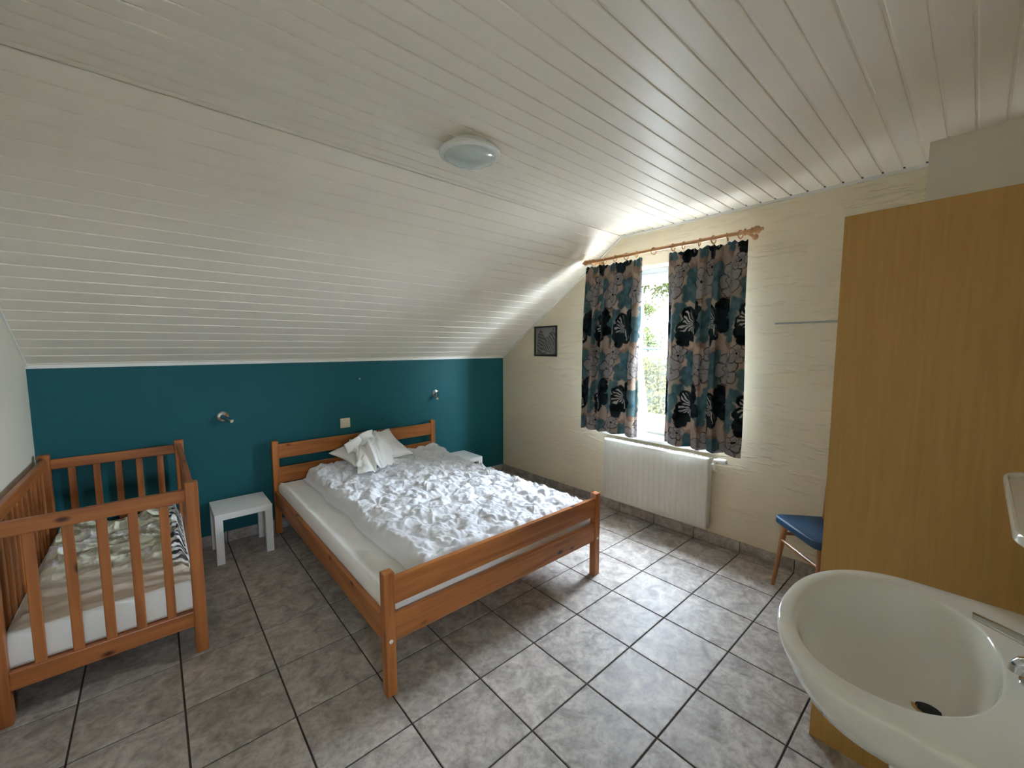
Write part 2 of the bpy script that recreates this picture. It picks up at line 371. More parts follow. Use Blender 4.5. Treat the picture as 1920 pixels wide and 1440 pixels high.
# ================================================================== SETTING
# ---- floor: slab with recessed grout, tiles as pieces
fl = box_obj('floor', (XL-0.3, YE-0.1, -0.20), (XW+0.3, YB+0.3, -0.004), M['grout'])
tag(fl, 'grey-brown mottled ceramic tile floor with dark grout joints', 'floor', kind='structure')
G = 0.0035
def tile_bm(w, h):
    bm = bmesh.new(); b = 0.0022; z = 0.0
    o = [(-w/2, -h/2), (w/2, -h/2), (w/2, h/2), (-w/2, h/2)]; i = [(-w/2+b, -h/2+b), (w/2-b, -h/2+b), (w/2-b, h/2-b), (-w/2+b, h/2-b)]
    A = [bm.verts.new((x, y, -0.006)) for x, y in o]; Bv = [bm.verts.new((x, y, -0.0012)) for x, y in o]; Cv = [bm.verts.new((x, y, z)) for x, y in i]
    for k in range(4):
        bm.faces.new((A[k], A[(k+1) % 4], Bv[(k+1) % 4], Bv[k])); bm.faces.new((Bv[k], Bv[(k+1) % 4], Cv[(k+1) % 4], Cv[k]))
    bm.faces.new(Cv); return bm
full_tile = None
for i in range(-14, 8):
    for j in range(-8, 22):
        x0, x1 = TX0+i*T+G, TX0+(i+1)*T-G; y0, y1 = TY0-(j+1)*T+G, TY0-j*T-G
        def clip(x0, x1, y0, y1, bx0, bx1, by0, by1): return max(x0, bx0), min(x1, bx1), max(y0, by0), min(y1, by1)
        # main room or entrance recess
        c = clip(x0, x1, y0, y1, XL, XW, YK, YB)
        cs = [c]
        c2 = clip(x0, x1, y0, y1, XL, XE, YE, YK)
        if y0 < YK < y1 and x0 < XE: cs = [(c[0], c[1], max(y0, YE), c[3])] if x1 <= XE else cs
        elif y1 <= YK: cs = [c2]
        for a0, a1, b0, b1 in cs:
            if a1-a0 < 0.012 or b1-b0 < 0.012: continue
            w, h = a1-a0, b1-b0
            if abs(w-(T-2*G)) < 1e-6 and abs(h-(T-2*G)) < 1e-6:
                if full_tile is None:
                    o = bm_obj('tile', tile_bm(w, h), M['tile'], fl); full_tile = o.data
                else: o = link('tile', full_tile, None, fl)
            else: o = bm_obj('tile', tile_bm(w, h), M['tile'], fl)
            o.location = ((a0+a1)/2, (b0+b1)/2, 0.0)

# ---- walls
wf = box_obj('wall_front', (XL-0.25, YB, -0.2), (XW+0.25, YB+0.25, 1.75), M['wall_blue'])
tag(wf, 'low teal blue painted wall behind the two beds under the sloping ceiling', 'wall', kind='structure')
WY0, WY1, WZ0, WZ1, WD = 1.27, 2.19, 0.70, 2.145, 0.28
bm = bmesh.new()
def wall_with_hole(bm, x0, x1, ys, zs):
    # wall cross-section grid with the middle cell left open
    ya, yb, yc, yd = ys; za, zb, zc, zd = zs
    vy, vz = ys, zs
    def V(x, i, j): return bm.verts.new((x, vy[i], vz[j]))
    A = [[V(x0, i, j) for j in range(4)] for i in range(4)]; B = [[V(x1, i, j) for j in range(4)] for i in range(4)]
    for i in range(3):
        for j in range(3):
            if (i, j) == (1, 1): continue
            bm.faces.new((A[i][j], A[i][j+1], A[i+1][j+1], A[i+1][j])); bm.faces.new((B[i][j], B[i+1][j], B[i+1][j+1], B[i][j+1]))
    ring = [(1, 1), (2, 1), (2, 2), (1, 2)]
    for k in range(4):
        p, q = ring[k], ring[(k+1) % 4]
        bm.faces.new((A[p[0]][p[1]], A[q[0]][q[1]], B[q[0]][q[1]], B[p[0]][p[1]]))
    per = [(0,0),(1,0),(2,0),(3,0),(3,1),(3,2),(3,3),(2,3),(1,3),(0,3),(0,2),(0,1)]
    for k in range(12):
        p, q = per[k], per[(k+1) % 12]
        bm.faces.new((A[p[0]][p[1]], B[p[0]][p[1]], B[q[0]][q[1]], A[q[0]][q[1]]))
wall_with_hole(bm, XW, XW+WD, (YE-0.25, WY0, WY1, YB+0.25), (-0.2, WZ0, WZ1, 2.75))
wr = bm_obj('wall_right', bm, M['wall_cream'])
wl = box_obj('wall_left', (XL-0.25, YE-0.25, -0.2), (XL, YB+0.25, 2.75), M['wall_white']); tag(wl, 'white plaster gable wall on the left beside the cot', 'wall', kind='structure')
tag(wr, 'cream textured plaster wall with the curtained window', 'wall', kind='structure')
wb = box_obj('wall_back', (XE, YK-0.15, -0.2), (XW+0.1, YK, 2.75), M['wall_white'])
tag(wb, 'white plaster wall carrying the washbasin behind the wardrobe', 'wall', kind='structure')
bm = bmesh.new()
def wall_y_hole(bm, y0, y1, xs, zs):
    A = [[bm.verts.new((xs[i], y0, zs[j])) for j in range(4)] for i in range(4)]; B = [[bm.verts.new((xs[i], y1, zs[j])) for j in range(4)] for i in range(4)]
    for i in range(3):
        for j in range(3):
            if (i, j) == (1, 1): continue
            bm.faces.new((A[i][j], A[i][j+1], A[i+1][j+1], A[i+1][j])); bm.faces.new((B[i][j], B[i+1][j], B[i+1][j+1], B[i][j+1]))
    ring = [(1, 1), (2, 1), (2, 2), (1, 2)]
    for k in range(4):
        p, q = ring[k], ring[(k+1) % 4]; bm.faces.new((A[p[0]][p[1]], A[q[0]][q[1]], B[q[0]][q[1]], B[p[0]][p[1]]))
DX0, DX1, DZ0, DZ1 = -0.17, 0.21, 1.30, 1.68
wall_y_hole(bm, YE-0.2, YE, (XL-0.1, DX0, DX1, XE+0.2), (-0.2, DZ0, DZ1, 2.75))
wb2 = bm_obj('wall_back', bm, M['wall_white'])
fill_win = empty('fill_window', (0, YE-0.10, DZ0)); tag(fill_win, 'small white framed window added for fill light at the end of the entrance recess', 'window', kind='structure')  # unseen window, added to bring soft fill light into the room
bm = bmesh.new()
for a, b in (((DX0, 0, 0), (DX0+0.04, 0.05, DZ1-DZ0)), ((DX1-0.04, 0, 0), (DX1, 0.05, DZ1-DZ0)), ((DX0+0.04, 0, 0), (DX1-0.04, 0.05, 0.04)), ((DX0+0.04, 0, DZ1-DZ0-0.04), (DX1-0.04, 0.05, DZ1-DZ0))): box(bm, a, b)
bm_obj('frame', bm, M['upvc'], fill_win); box_obj('pane', (DX0+0.04, 0.022, 0.04), (DX1-0.04, 0.026, DZ1-DZ0-0.04), M['pane'], fill_win)
tag(wb2, 'white plaster wall at the end of the entrance recess', 'wall', kind='structure')
wb3 = box_obj('wall_return', (XE, YE-0.1, -0.2), (XE+0.15, YK-0.15, 2.75), M['wall_white'])
tag(wb3, 'white plaster return wall of the entrance recess', 'wall', kind='structure')
bxg = box_obj('wall_boxing', (2.785, YK, 0.0), (XW, 0.216, ZC+0.05), M['wall_white'])
tag(bxg, 'boxed-in pipe shaft projecting from the wall above and behind the wardrobe', 'wall', kind='structure')

# ---- ceiling: backing with one board per piece
SL = math.hypot(YB-YS, ZC-ZE); SA = math.atan2(ZC-ZE, YB-YS)     # slope length and angle
bm = bmesh.new()
pts = [(YE-0.2, ZC+0.012), (YS, ZC+0.012), (YB+0.2, ZE+0.012-0.2*math.tan(SA)+0.002), (YB+0.2, ZE+0.25), (YS, ZC+0.2), (YE-0.2, ZC+0.2)]
A = [bm.verts.new((XL-0.05, y, z)) for y, z in pts]; Bv = [bm.verts.new((XW+0.05, y, z)) for y, z in pts]
bm.faces.new(A); bm.faces.new(Bv)
for k in range(6): bm.faces.new((A[k], A[(k+1) % 6], Bv[(k+1) % 6], Bv[k]))
ce = bm_obj('ceiling', bm, M['backing'])
tag(ce, 'white tongue-and-groove panelled ceiling, flat then sloping down to the blue wall', 'ceiling', kind='structure')
BP = 0.0862
def board_bm(w, L):
    """board in local coords: runs along x, width along y, face looks to -z; rounded lips and a recessed flange on one side"""
    bm = bmesh.new(); g = 0.0075
    prof = [(0.0, 0.010), (0.0, 0.003), (0.0015, 0.0008), (0.004, 0.0), (w-g-0.004, 0.0), (w-g-0.0012, 0.0010), (w-g, 0.003), (w-g, 0.0045), (w, 0.0045), (w, 0.010)]
    A = [bm.verts.new((0, y, z)) for y, z in prof]; B = [bm.verts.new((L, y, z)) for y, z in prof]
    for k in range(len(prof)-1): bm.faces.new((A[k], B[k], B[k+1], A[k+1]))
    bm.faces.new(A); bm.faces.new(B); bm.faces.new((A[-1], B[-1], B[0], A[0]))
    return bm
def add_board(cache, w, L, loc, rx):
    k = (round(w, 4), round(L, 4))
    if k not in cache:
        o = bm_obj('board', board_bm(w, L), M['board'], ce); cache[k] = o.data
    else: o = link('board', cache[k], None, ce)
    o.location = loc; o.rotation_euler = (rx, 0, 0)
cache = {}
LB = XW-XL-0.004
y = 0.247
while y > YE: y -= BP
ys = []
while y < YS - 0.02: ys.append(y); y += BP
for y in ys:                                         # flat ceiling, boards along x
    w = min(BP, YS-y); x1 = XW
    if y + BP < 0.20: L2 = (2.785 if y >= YK-0.09 else XE) - XL - 0.002
    else: L2 = LB
    add_board(cache, w, L2, (XL+0.002, y, ZC), 0)
n = int(SL/BP)
for k in range(n+1):                                 # slope
    s0 = k*BP; w = min(BP, SL-s0)
    if w < 0.015: continue
    add_board(cache, w, LB, (XL+0.002, YS+s0*math.cos(SA), ZC-s0*math.sin(SA)), -SA)
# trims where the boards meet the walls
def strip(name, p, q, sec, mat):
    """closed section (list of offsets (a,b) on axes ea, eb) swept from p to q"""
    return None
bm = bmesh.new()
def sweep_yz(bm, path, x0, x1, dz):
    """L trim on the window wall following the ceiling line"""
    lo = [bm.verts.new((x0, y, z-dz)) for y, z in path]; hi = [bm.verts.new((x0, y, z+0.004)) for y, z in path]
    lo2 = [bm.verts.new((x1, y, z-dz)) for y, z in path]; hi2 = [bm.verts.new((x1, y, z+0.004)) for y, z in path]
    for k in range(len(path)-1):
        bm.faces.new((lo[k], lo[k+1], hi[k+1], hi[k])); bm.faces.new((lo2[k], hi2[k], hi2[k+1], lo2[k+1]))
        bm.faces.new((lo[k], lo2[k], lo2[k+1], lo[k+1])); bm.faces.new((hi[k], hi[k+1], hi2[k+1], hi2[k]))
    bm.faces.new((lo[0], hi[0], hi2[0], lo2[0])); bm.faces.new((lo[-1], lo2[-1], hi2[-1], hi[-1]))
sweep_yz(bm, [(0.217, ZC), (YS, ZC), (YB, ZE)], XW-0.012, XW+0.002, 0.014)
t1 = bm_obj('trim_1', bm, M['trim']); tag(t1, 'thin white edge trim between ceiling boards and window wall', 'trim', kind='structure')
t2 = box_obj('trim_2', (XL, YB-0.012, ZE-0.016), (XW-0.012, YB+0.002, ZE+0.006), M['trim']); tag(t2, 'thin white edge trim along the top of the blue wall', 'trim', kind='structure')
# dark slots at the ends of the board joints along the window wall
bm = bmesh.new()
for y in ys:
    if 0.22 < y < YS: box(bm, (XW-0.030, y-0.012, ZC+0.002), (XW-0.0125, y+0.001, ZC+0.0068))
slots = bm_obj('joint_slots', bm, M['dark_hole'], ce); slots['kind'] = 'stuff'
bm = bmesh.new()
sweep_yz(bm, [(YE, ZC), (YS, ZC), (YB, ZE)], XL-0.002, XL+0.01, 0.012)
t3 = bm_obj('trim_3', bm, M['trim']); tag(t3, 'thin white edge trim between ceiling boards and left wall', 'trim', kind='structure')

# ---- skirting tiles
def skirting(name, label, axis, const, lo, hi, lines, face):
    if axis == 'y': root = box_obj(name, (min(const, const+0.004*face), lo, 0.0), (max(const, const+0.004*face), hi, 0.082), M['grout'])
    else: root = box_obj(name, (lo, min(const, const+0.004*face), 0.0), (hi, max(const, const+0.004*face), 0.082), M['grout'])
    tag(root, label, 'baseboard', kind='structure')
    cuts = [lo] + [l for l in lines if lo+0.02 < l < hi-0.02] + [hi]
    for a, b in zip(cuts[:-1], cuts[1:]):
        L = b-a-0.005; bm = bmesh.new()
        if axis == 'y': box(bm, (-0.0045, -L/2, 0), (0.0045, L/2, 0.082), 0.0015, 1)
        else: box(bm, (-L/2, -0.0045, 0), (L/2, 0.0045, 0.082), 0.0015, 1)
        o = bm_obj('skirting_tile', bm, M['skirt'], root)
        c = const + 0.0055*face
        o.location = (c, (a+b)/2, 0.002) if axis == 'y' else ((a+b)/2, c, 0.002)
ylines = sorted([TY0-j*T for j in range(-8, 24)]); xlines = sorted([TX0+i*T for i in range(-14, 8)])
skirting('baseboard_right', 'brown-grey tile skirting along the window wall', 'y', XW, 0.216, YB-0.011, ylines, -1)
skirting('baseboard_front', 'brown-grey tile skirting along the blue wall', 'x', YB, XL, XW, xlines, -1)
skirting('baseboard_left', 'brown-grey tile skirting along the left wall', 'y', XL, YE, YB-0.011, ylines, 1)
skirting('baseboard_back', 'brown-grey tile skirting along the basin wall', 'x', YK, XE, 2.785, xlines, 1)

# ---- window
win = empty('window_1', (XW+0.15, (WY0+WY1)/2, WZ0)); tag(win, 'white plastic framed window half hidden by the floral curtains', 'window', kind='structure')
FW, FH = WY1-WY0, WZ1-WZ0; FZ = 0.035
def rect_frame(bm, y0, y1, z0, z1, wl_, wb_, wt_, x0, x1, bev=0.004):
    box(bm, (x0, y0, z0), (x1, y0+wl_, z1), bev, 1); box(bm, (x0, y1-wl_, z0), (x1, y1, z1), bev, 1)
    box(bm, (x0, y0+wl_, z0), (x1, y1-wl_, z0+wb_), bev, 1); box(bm, (x0, y0+wl_, z1-wt_), (x1, y1-wl_, z1), bev, 1)
bm = bmesh.new(); rect_frame(bm, -FW/2, FW/2, FZ, FH, 0.055, 0.085, 0.05, 0.0, 0.07); bm_obj('frame', bm, M['upvc'], win)
bm = bmesh.new(); rect_frame(bm, -FW/2+0.045, FW/2-0.045, FZ+0.075, FH-0.042, 0.075, 0.085, 0.082, -0.018, 0.05)
sash = bm_obj('sash', bm, M['upvc'], win)
bm = bmesh.new(); rect_frame(bm, -FW/2+0.115, FW/2-0.115, FZ+0.150, FH-0.115, 0.012, 0.012, 0.012, -0.004, 0.03, 0.002)
bm_obj('glazing_bead', bm, M['upvc'], sash)
box_obj('pane', (0.010, -FW/2+0.11, FZ+0.15), (0.014, FW/2-0.11, FH-0.12), M['pane'], win)
bm = bmesh.new(); box(bm, (-0.155-0.055, -FW/2-0.03, -0.002), (0.0, FW/2+0.03, 0.022), 0.004, 1); bm_obj('window_sill', bm, M['sill'], win)
box_obj('outer_sill', (0.05, -FW/2, -0.01), (0.16, FW/2, FZ+0.002), M['sill'], win, 0.003, 1)

# ================================================================== THINGS
def root_at(name, loc, label, cat, group=None, rz=0.0):
    o = empty(name, loc, rz); return tag(o, label, cat, group)
def rebase(o):
    """origin to the middle of the base, geometry kept where it is"""
    me = o.data; n_ = len(me.vertices); co = np.empty(n_*3); me.vertices.foreach_get('co', co); co = co.reshape(-1, 3)
    c = np.array([(co[:, 0].min()+co[:, 0].max())/2, (co[:, 1].min()+co[:, 1].max())/2, co[:, 2].min()])
    me.vertices.foreach_set('co', (co-c).ravel()); me.update(); o.location = Vector(c) + o.location
    return o
def W(root): return tuple(-v for v in root.location)     # parts written in world coordinates

# ---- double bed
BX0, BX1, BY0, BY1 = 0.660, 2.118, 1.550, 3.645
bed = root_at('double_bed', ((BX0+BX1)/2, (BY0+BY1)/2, 0), 'orange pine double bed frame with slatted headboard and low footboard', 'bed'); w = W(bed)
PT = 0.046
for (x, y, h) in ((BX0, BY0, 0.546), (BX1-PT, BY0, 0.546), (BX0, BY1-PT, 0.746), (BX1-PT, BY1-PT, 0.746)):
    box_obj('post', (x, y, 0.0), (x+PT, y+PT, h), M['pine_z'], bed, 0.0022, 1, w)
for z0, z1 in ((0.398, 0.517), (0.233, 0.352)):
    box_obj('foot_rail', (BX0+PT-0.002, BY0+0.008, z0), (BX1-PT+0.002, BY0+0.032, z1), M['pine_x'], bed, 0.0025, 1, w)
for z0, z1 in ((0.603, 0.718), (0.405, 0.532)):
    box_obj('head_rail', (BX0+PT-0.002, BY1-PT+0.006, z0), (BX1-PT+0.002, BY1-PT+0.030, z1), M['pine_x'], bed, 0.0025, 1, w)
for x in (BX0+0.003, BX1-0.027):
    box_obj('side_rail', (x, BY0+PT-0.002, 0.233), (x+0.024, BY1-PT+0.002, 0.348), M['pine_y'], bed, 0.0025, 1, w)
for k in range(12):
    y = BY0+PT+0.06+k*0.165
    box_obj('slat', (BX0+0.028, y, 0.252), (BX1-0.028, y+0.07, 0.268), M['pine_x'], bed, 0.0, 1, w)
for x in (BX0+PT/2, BX1-PT/2):
    b_ = lathe_obj('bolt_cap', [(0.0085, 0), (0.0085, 0.003), (0.006, 0.0045), (0, 0.005)], M['white_plastic'], bed, (x, BY0, 0.248), (0, -1, 0), 16, w)
# mattress
def rounded_slab(x0, x1, y0, y1, z0, z1, r, nx, ny, top_fn=None):
    """closed mesh: top grid that rolls over into the sides"""
    u = np.linspace(0, 1, nx); v = np.linspace(0, 1, ny)
    X = x0 + (x1-x0)*u[:, None] + 0*v[None]; Y = y0 + (y1-y0)*v[None] + 0*u[:, None]
    e = np.minimum(np.minimum(X-x0, x1-X), np.minimum(Y-y0, y1-Y))
    return X, Y, e
def slab_mesh(name, x0, x1, y0, y1, z0, z1, nx, ny, r=0.03, bulge=0.008, H=None):
    ns = 8
    us = x0 + (x1-x0)*np.linspace(0, 1, nx); vs_ = y0 + (y1-y0)*np.linspace(0, 1, ny)
    X, Y = np.meshgrid(us, vs_, indexing='ij')
    e = np.minimum(np.minimum(X-x0, x1-X), np.minimum(Y-y0, y1-Y))
    t = np.clip(e/r, 0, 1); Z = z1 - r + r*np.sqrt(np.clip(1-(1-t)**2, 0, 1))
    if H is not None: Z = Z + H(X, Y, e)
    P = np.stack([X, Y, Z], -1)
    me = bpy.data.meshes.new(name); m, n = nx, ny
    idx = np.arange(m*n).reshape(m, n)
    q = np.stack([idx[:-1, :-1], idx[1:, :-1], idx[1:, 1:], idx[:-1, 1:]], -1).reshape(-1, 4).tolist()
    verts = P.reshape(-1, 3).tolist()
    per = list(idx[:, 0]) + list(idx[-1, 1:]) + list(idx[-2::-1, -1]) + list(idx[0, -2:0:-1])
    prev = per
    cx, cy = (x0+x1)/2, (y0+y1)/2
    for k in range(1, ns+1):
        f = k/ns; cur = []
        for a in per:
            x, y, z = verts[a]; z2 = z + (z0-z)*f
            b = bulge*math.sin(PI*f)
            nx_ = -1 if x <= x0+1e-6 else (1 if x >= x1-1e-6 else 0); ny_ = -1 if y <= y0+1e-6 else (1 if y >= y1-1e-6 else 0)
            verts.append([x+nx_*b, y+ny_*b, z2]); cur.append(len(verts)-1)
        for i in range(len(per)):
            j = (i+1) % len(per); q.append([prev[i], cur[i], cur[j], prev[j]])
        prev = cur
    q.append(prev[::-1])
    me.from_pydata(verts, [], q); me.update()
    return me
def Hm(X, Y, e):
    h = 0.007*(fbm(X*6, Y*4, 3)-0.5) + 0.004*(ridged(X*9+Y*3, Y*7-X*2, 5)-0.4)
    # soft crumples of the mattress cover near the free left-hand strip
    b = np.exp(-((X-0.79)/0.06)**2)*sm(1.7, 1.9, Y)*(1-sm(2.4, 2.7, Y))
    h = h + b*0.010*(ridged(X*10+Y*9, Y*4-X*6, 8)-0.3)
    h = h + 0.008*np.exp(-((X-0.705)/0.018)**2)
    return h
mat_ = link('mattress', slab_mesh('mattress', 0.694, 2.084, 1.602, 3.596, 0.268, 0.408, 120, 170, 0.022, 0.006, Hm), M['sheet'], None, True)
rebase(mat_); tag(mat_, 'white covered double mattress lying in the pine bed frame', 'mattress')
# duvet with puckered quilting
def Hd(X, Y, e):
    sp = 0.175; pts_ = []
    rng = np.random.RandomState(5)
    for i in range(-1, 9):
        for j in range(-1, 14):
            pts_.append((0.86+(i+0.5+(0.5 if j % 2 else 0))*sp + rng.uniform(-.035, .035), 1.60+(j+0.5)*sp*0.9 + rng.uniform(-.035, .035), rng.uniform(0, 6.28), rng.randint(5, 9)))
    f1 = np.full_like(X, 9.0); num = np.zeros_like(X); den = np.zeros_like(X)+1e-9
    wx = X + 0.020*(fbm(X*8, Y*8, 21)-0.5); wy = Y + 0.020*(fbm(X*8, Y*8, 31)-0.5)
    for q_, (px, py, ph, nn) in enumerate(pts_):
        dx, dy = wx-px, wy-py; d = np.sqrt(dx*dx+dy*dy); th = (np.arctan2(dy, dx)+ph)/(2*PI) % 1.0
        f1 = np.minimum(f1, d)
        K = nn+6; an = np.sort(rng.uniform(0, 1, K)); va = rng.uniform(-1, 1, K)
        pl = np.interp(th, np.concatenate([an-1, an, an+1]), np.concatenate([va, va, va]))      # sharp pleats fanning out from the stitch
        wgt = np.exp(-(d/0.060)**2); num += wgt*pl*np.minimum(d/0.05, 1.0); den += wgt
    pleat = num/den
    h = 0.016*sm(0.0, 0.075, f1) + 0.014*pleat
    h += 0.016*(tri_noise(wx/0.062, wy/0.075, 3)-0.5) + 0.012*(tri_noise(wy/0.036+3, wx/0.030, 13)-0.5) + 0.005*(tri_noise(wx/0.016, wy/0.018, 23)-0.5)
    h += 0.016*(fbm(X*5, Y*5, 51)-0.5)
    head = sm(3.05, 3.45, Y); h += 0.030*head
    return (h)*sm(0.0, 0.035, e) + 0.012*(fbm(X*7, Y*7, 71)-0.5)*(1-sm(0, .05, e))
me = slab_mesh('duvet', 0.868, 2.062, 1.612, 3.50, 0.413, 0.490, 250, 390, 0.050, 0.018, Hd)
co = np.array([v.co[:] for v in me.vertices])
# wavy outline
k_ = np.exp(-np.minimum(co[:, 0]-0.85, 2.08-co[:, 0])/0.05)
co[:, 0] += 0.022*(fbm(co[:, 1]*3.5, co[:, 1]*0+3, 81)-0.5)*np.clip(1-(co[:, 0]-0.868)/0.3, 0, 1)*2
co[:, 1] += 0.02*(fbm(co[:, 0]*5, co[:, 0]*0+1, 91)-0.5)*np.clip((co[:, 1]-3.2)/0.3, 0, 1)*2
me.vertices.foreach_set('co', co.ravel()); me.update()
duv = link('duvet', me, M['duvet'], None, True); rebase(duv); tag(duv, 'crinkled white quilted duvet spread over the double mattress', 'duvet')
# pillow leaning against the headboard
def patch(TL, TR, BR, BL, u, v):
    u = u[..., None]; v = v[..., None]
    return (np.array(TL)*(1-u)*(1-v) + np.array(TR)*u*(1-v) + np.array(BR)*u*v + np.array(BL)*(1-u)*v)
PTL, PTR, PBR, PBL = (1.035, 3.465, 0.615), (1.60, 3.545, 0.738), (1.685, 3.245, 0.545), (1.135, 3.155, 0.555)
def pillow_surface(nu, nv, side):
    u, v = np.meshgrid(np.linspace(0, 1, nu), np.linspace(0, 1, nv), indexing='ij')
    pin_u = 0.5 + (u-0.5)*(1-0.10*np.sin(PI*v)); pin_v = 0.5 + (v-0.5)*(1-0.12*np.sin(PI*u))
    P = patch(PTL, PTR, PBR, PBL, pin_u, pin_v)
    nrm = np.cross(np.array(PBL)-np.array(PTL), np.array(PTR)-np.array(PTL)); nrm = nrm/np.linalg.norm(nrm)
    if nrm[2] < 0: nrm = -nrm
    th = 0.062*np.clip((1-(2*u-1)**2)*(1-(2*v-1)**2), 0, 1)**0.42
    cr = 0.010*(ridged(u*5+v, v*4-u, 12)-0.4)*np.clip(th/0.06, 0, 1)
    return P + nrm*((th + cr)*side if side > 0 else -th*0.9)[..., None], nrm
Pa, pn = pillow_surface(70, 50, 1); Pb, _ = pillow_surface(70, 50, -1)
V = np.concatenate([Pa.reshape(-1, 3), Pb.reshape(-1, 3)]); idx = np.arange(3500).reshape(70, 50)
q = np.stack([idx[:-1, :-1], idx[1:, :-1], idx[1:, 1:], idx[:-1, 1:]], -1).reshape(-1, 4)
me = bpy.data.meshes.new('pillow'); me.from_pydata(V.tolist(), [], q.tolist() + (q[:, ::-1]+3500).tolist()); me.update()
bm = bmesh.new(); bm.from_mesh(me); bmesh.ops.remove_doubles(bm, verts=bm.verts, dist=0.0005); bm.to_mesh(me); bm.free()
pil = link('pillow', me, M['pillow'], None, True); rebase(pil); tag(pil, 'plump white pillow leaning against the pine headboard', 'pillow')
# crumpled cloth thrown over the pillow: main drape, rolled collar and a stiff turned-back tab
crum = root_at('pillowcase', (1.30, 3.25, 0.55), 'crumpled white pillowcase thrown over the leaning pillow', 'pillowcase'); w = W(crum)
nu, nv = 60, 60
u, v = np.meshgrid(np.linspace(0, 1, nu), np.linspace(0, 1, nv), indexing='ij')
Pc = patch((1.20, 3.43, 0.700), (1.50, 3.47, 0.735), (1.47, 3.12, 0.530), (1.13, 3.00, 0.525), u, v)
hump = 0.075*np.clip(np.sin(PI*np.clip(v*0.9+0.05, 0, 1)), 0, 1)*np.clip(np.sin(PI*u), 0, 1)**0.6
ridge = 0.035*np.exp(-((u-0.36-0.06*v)/0.05)**2)*sm(0.05, 0.4, v) - 0.03*np.exp(-((u-0.27-0.05*v)/0.06)**2)*sm(0.1, 0.5, v)
fold = 0.034*(ridged(u*3.4+v*0.9, v*2.6-u*1.8, 33)-0.45) + 0.012*(tri_noise(u*7, v*7, 35)-0.5) + 0.02*np.exp(-((u-0.8+0.2*v)/0.05)**2)*(1-v)
Pc = Pc + pn*(hump+ridge+fold)[..., None]*0.9
Pc[..., 0] += 0.09*(fbm(u*3, v*5, 44)-0.5)*(np.abs(2*u-1)); Pc[..., 1] += 0.10*(fbm(u*5, v*2, 45)-0.5)*v
o = link('drape', grid_mesh('drape', Pc), M['pillow'], crum, True, w)
s_ = o.modifiers.new('thick', 'SOLIDIFY'); s_.thickness = 0.004
a = np.linspace(0.25*PI, 1.95*PI, 40); tt = np.linspace(0, 1, 12)
Pr = np.zeros((40, 12, 3))
for i, t_ in enumerate(a):
    c_ = np.array([1.30, 3.335, 0.765]); ex = np.array([0.97, 0.2, 0.10]); ey = np.array([0.08, -0.35, 0.30])
    ey = ey/np.linalg.norm(ey)
    for j, f_ in enumerate(tt):
        R_ = 0.070 - 0.016*math.sin(PI*f_); Pr[i, j] = c_ + ex*R_*1.05*math.cos(t_) + ey*R_*0.62*math.sin(t_) + np.array([0.0, -0.055, -0.062])*f_*(1+0.25*math.sin(3*t_)) 
o = link('collar', grid_mesh('collar', Pr), M['pillow'], crum, True, w); s_ = o.modifiers.new('thick', 'SOLIDIFY'); s_.thickness = 0.004
Pt = patch((1.115, 3.32, 0.700), (1.235, 3.31, 0.760), (1.265, 3.27, 0.690), (1.135, 3.29, 0.628), *np.meshgrid(np.linspace(0, 1, 14), np.linspace(0, 1, 10), indexing='ij'))
uu, vv = np.meshgrid(np.linspace(0, 1, 14), np.linspace(0, 1, 10), indexing='ij'); Pt = Pt + pn*(0.016*np.sin(PI*uu)*np.sin(PI*vv))[..., None]
o = link('turned_tab', grid_mesh('turned_tab', Pt), M['pillow'], crum, True, w); s_ = o.modifiers.new('thick', 'SOLIDIFY'); s_.thickness = 0.004

# ---- bedside tables
def side_table(loc, label, first=None):
    r = root_at('side_table', loc, label, 'side table', 'white bedside tables')
    S, H, tk, lg = 0.342, 0.350, 0.042, 0.046
    parts = [('table_top', (0, 0, H-tk), (S, S, H))] + [('leg', (x, y, 0), (x+lg, y+lg, H-tk+0.001)) for x in (0, S-lg) for y in (0, S-lg)]
    if first is None:
        for n_, a_, b_ in parts:
            a_ = (a_[0]-S/2, a_[1]-S/2, a_[2]); b_ = (b_[0]-S/2, b_[1]-S/2, b_[2]); box_obj(n_, a_, b_, M['white_lac'], r, 0.0015, 1)
    else:
        for ch in first.children: c_ = ch.copy(); COL.objects.link(c_); c_.parent = r
    return r
st1 = side_table((0.248+0.171, 3.316+0.171, 0), 'small white square bedside table between the cot and the double bed')
bpy.context.view_layer.update()
st2 = side_table((2.180+0.171, 3.342+0.171, 0), 'small white square bedside table in the corner by the window wall', st1)

# ---- cot
CX0, CX1, CY0, CY1, CH = -0.546, 0.126, 2.406, 3.640, 0.846
cot = root_at('baby_cot', ((CX0+CX1)/2, (CY0+CY1)/2, 0), 'reddish pine slatted baby cot standing in the corner by the left wall', 'cot'); w = W(cot)
CP = 0.050
for x in (CX0, CX1-CP):
    for y in (CY0, CY1-CP): box_obj('post', (x, y, 0), (x+CP, y+CP, CH), M['crib_z'], cot, 0.005, 2, w)
for y in (CY0, CY1-CP):
    yy = y + (0.008 if y == CY0 else 0.012)
    box_obj('top_rail', (CX0+CP-0.002, yy, 0.754), (CX1-CP+0.002, yy+0.028, 0.814), M['crib_x'], cot, 0.005, 2, w)
    box_obj('bottom_rail', (CX0+CP-0.002, yy, 0.136), (CX1-CP+0.002, yy+0.028, 0.212), M['crib_x'], cot, 0.004, 2, w)
    for x in (-0.412, -0.305, -0.206, -0.108, -0.003):
        box_obj('slat', (x-0.017, yy+0.007, 0.205), (x+0.017, yy+0.021, 0.760), M['crib_z'], cot, 0.003, 1, w)
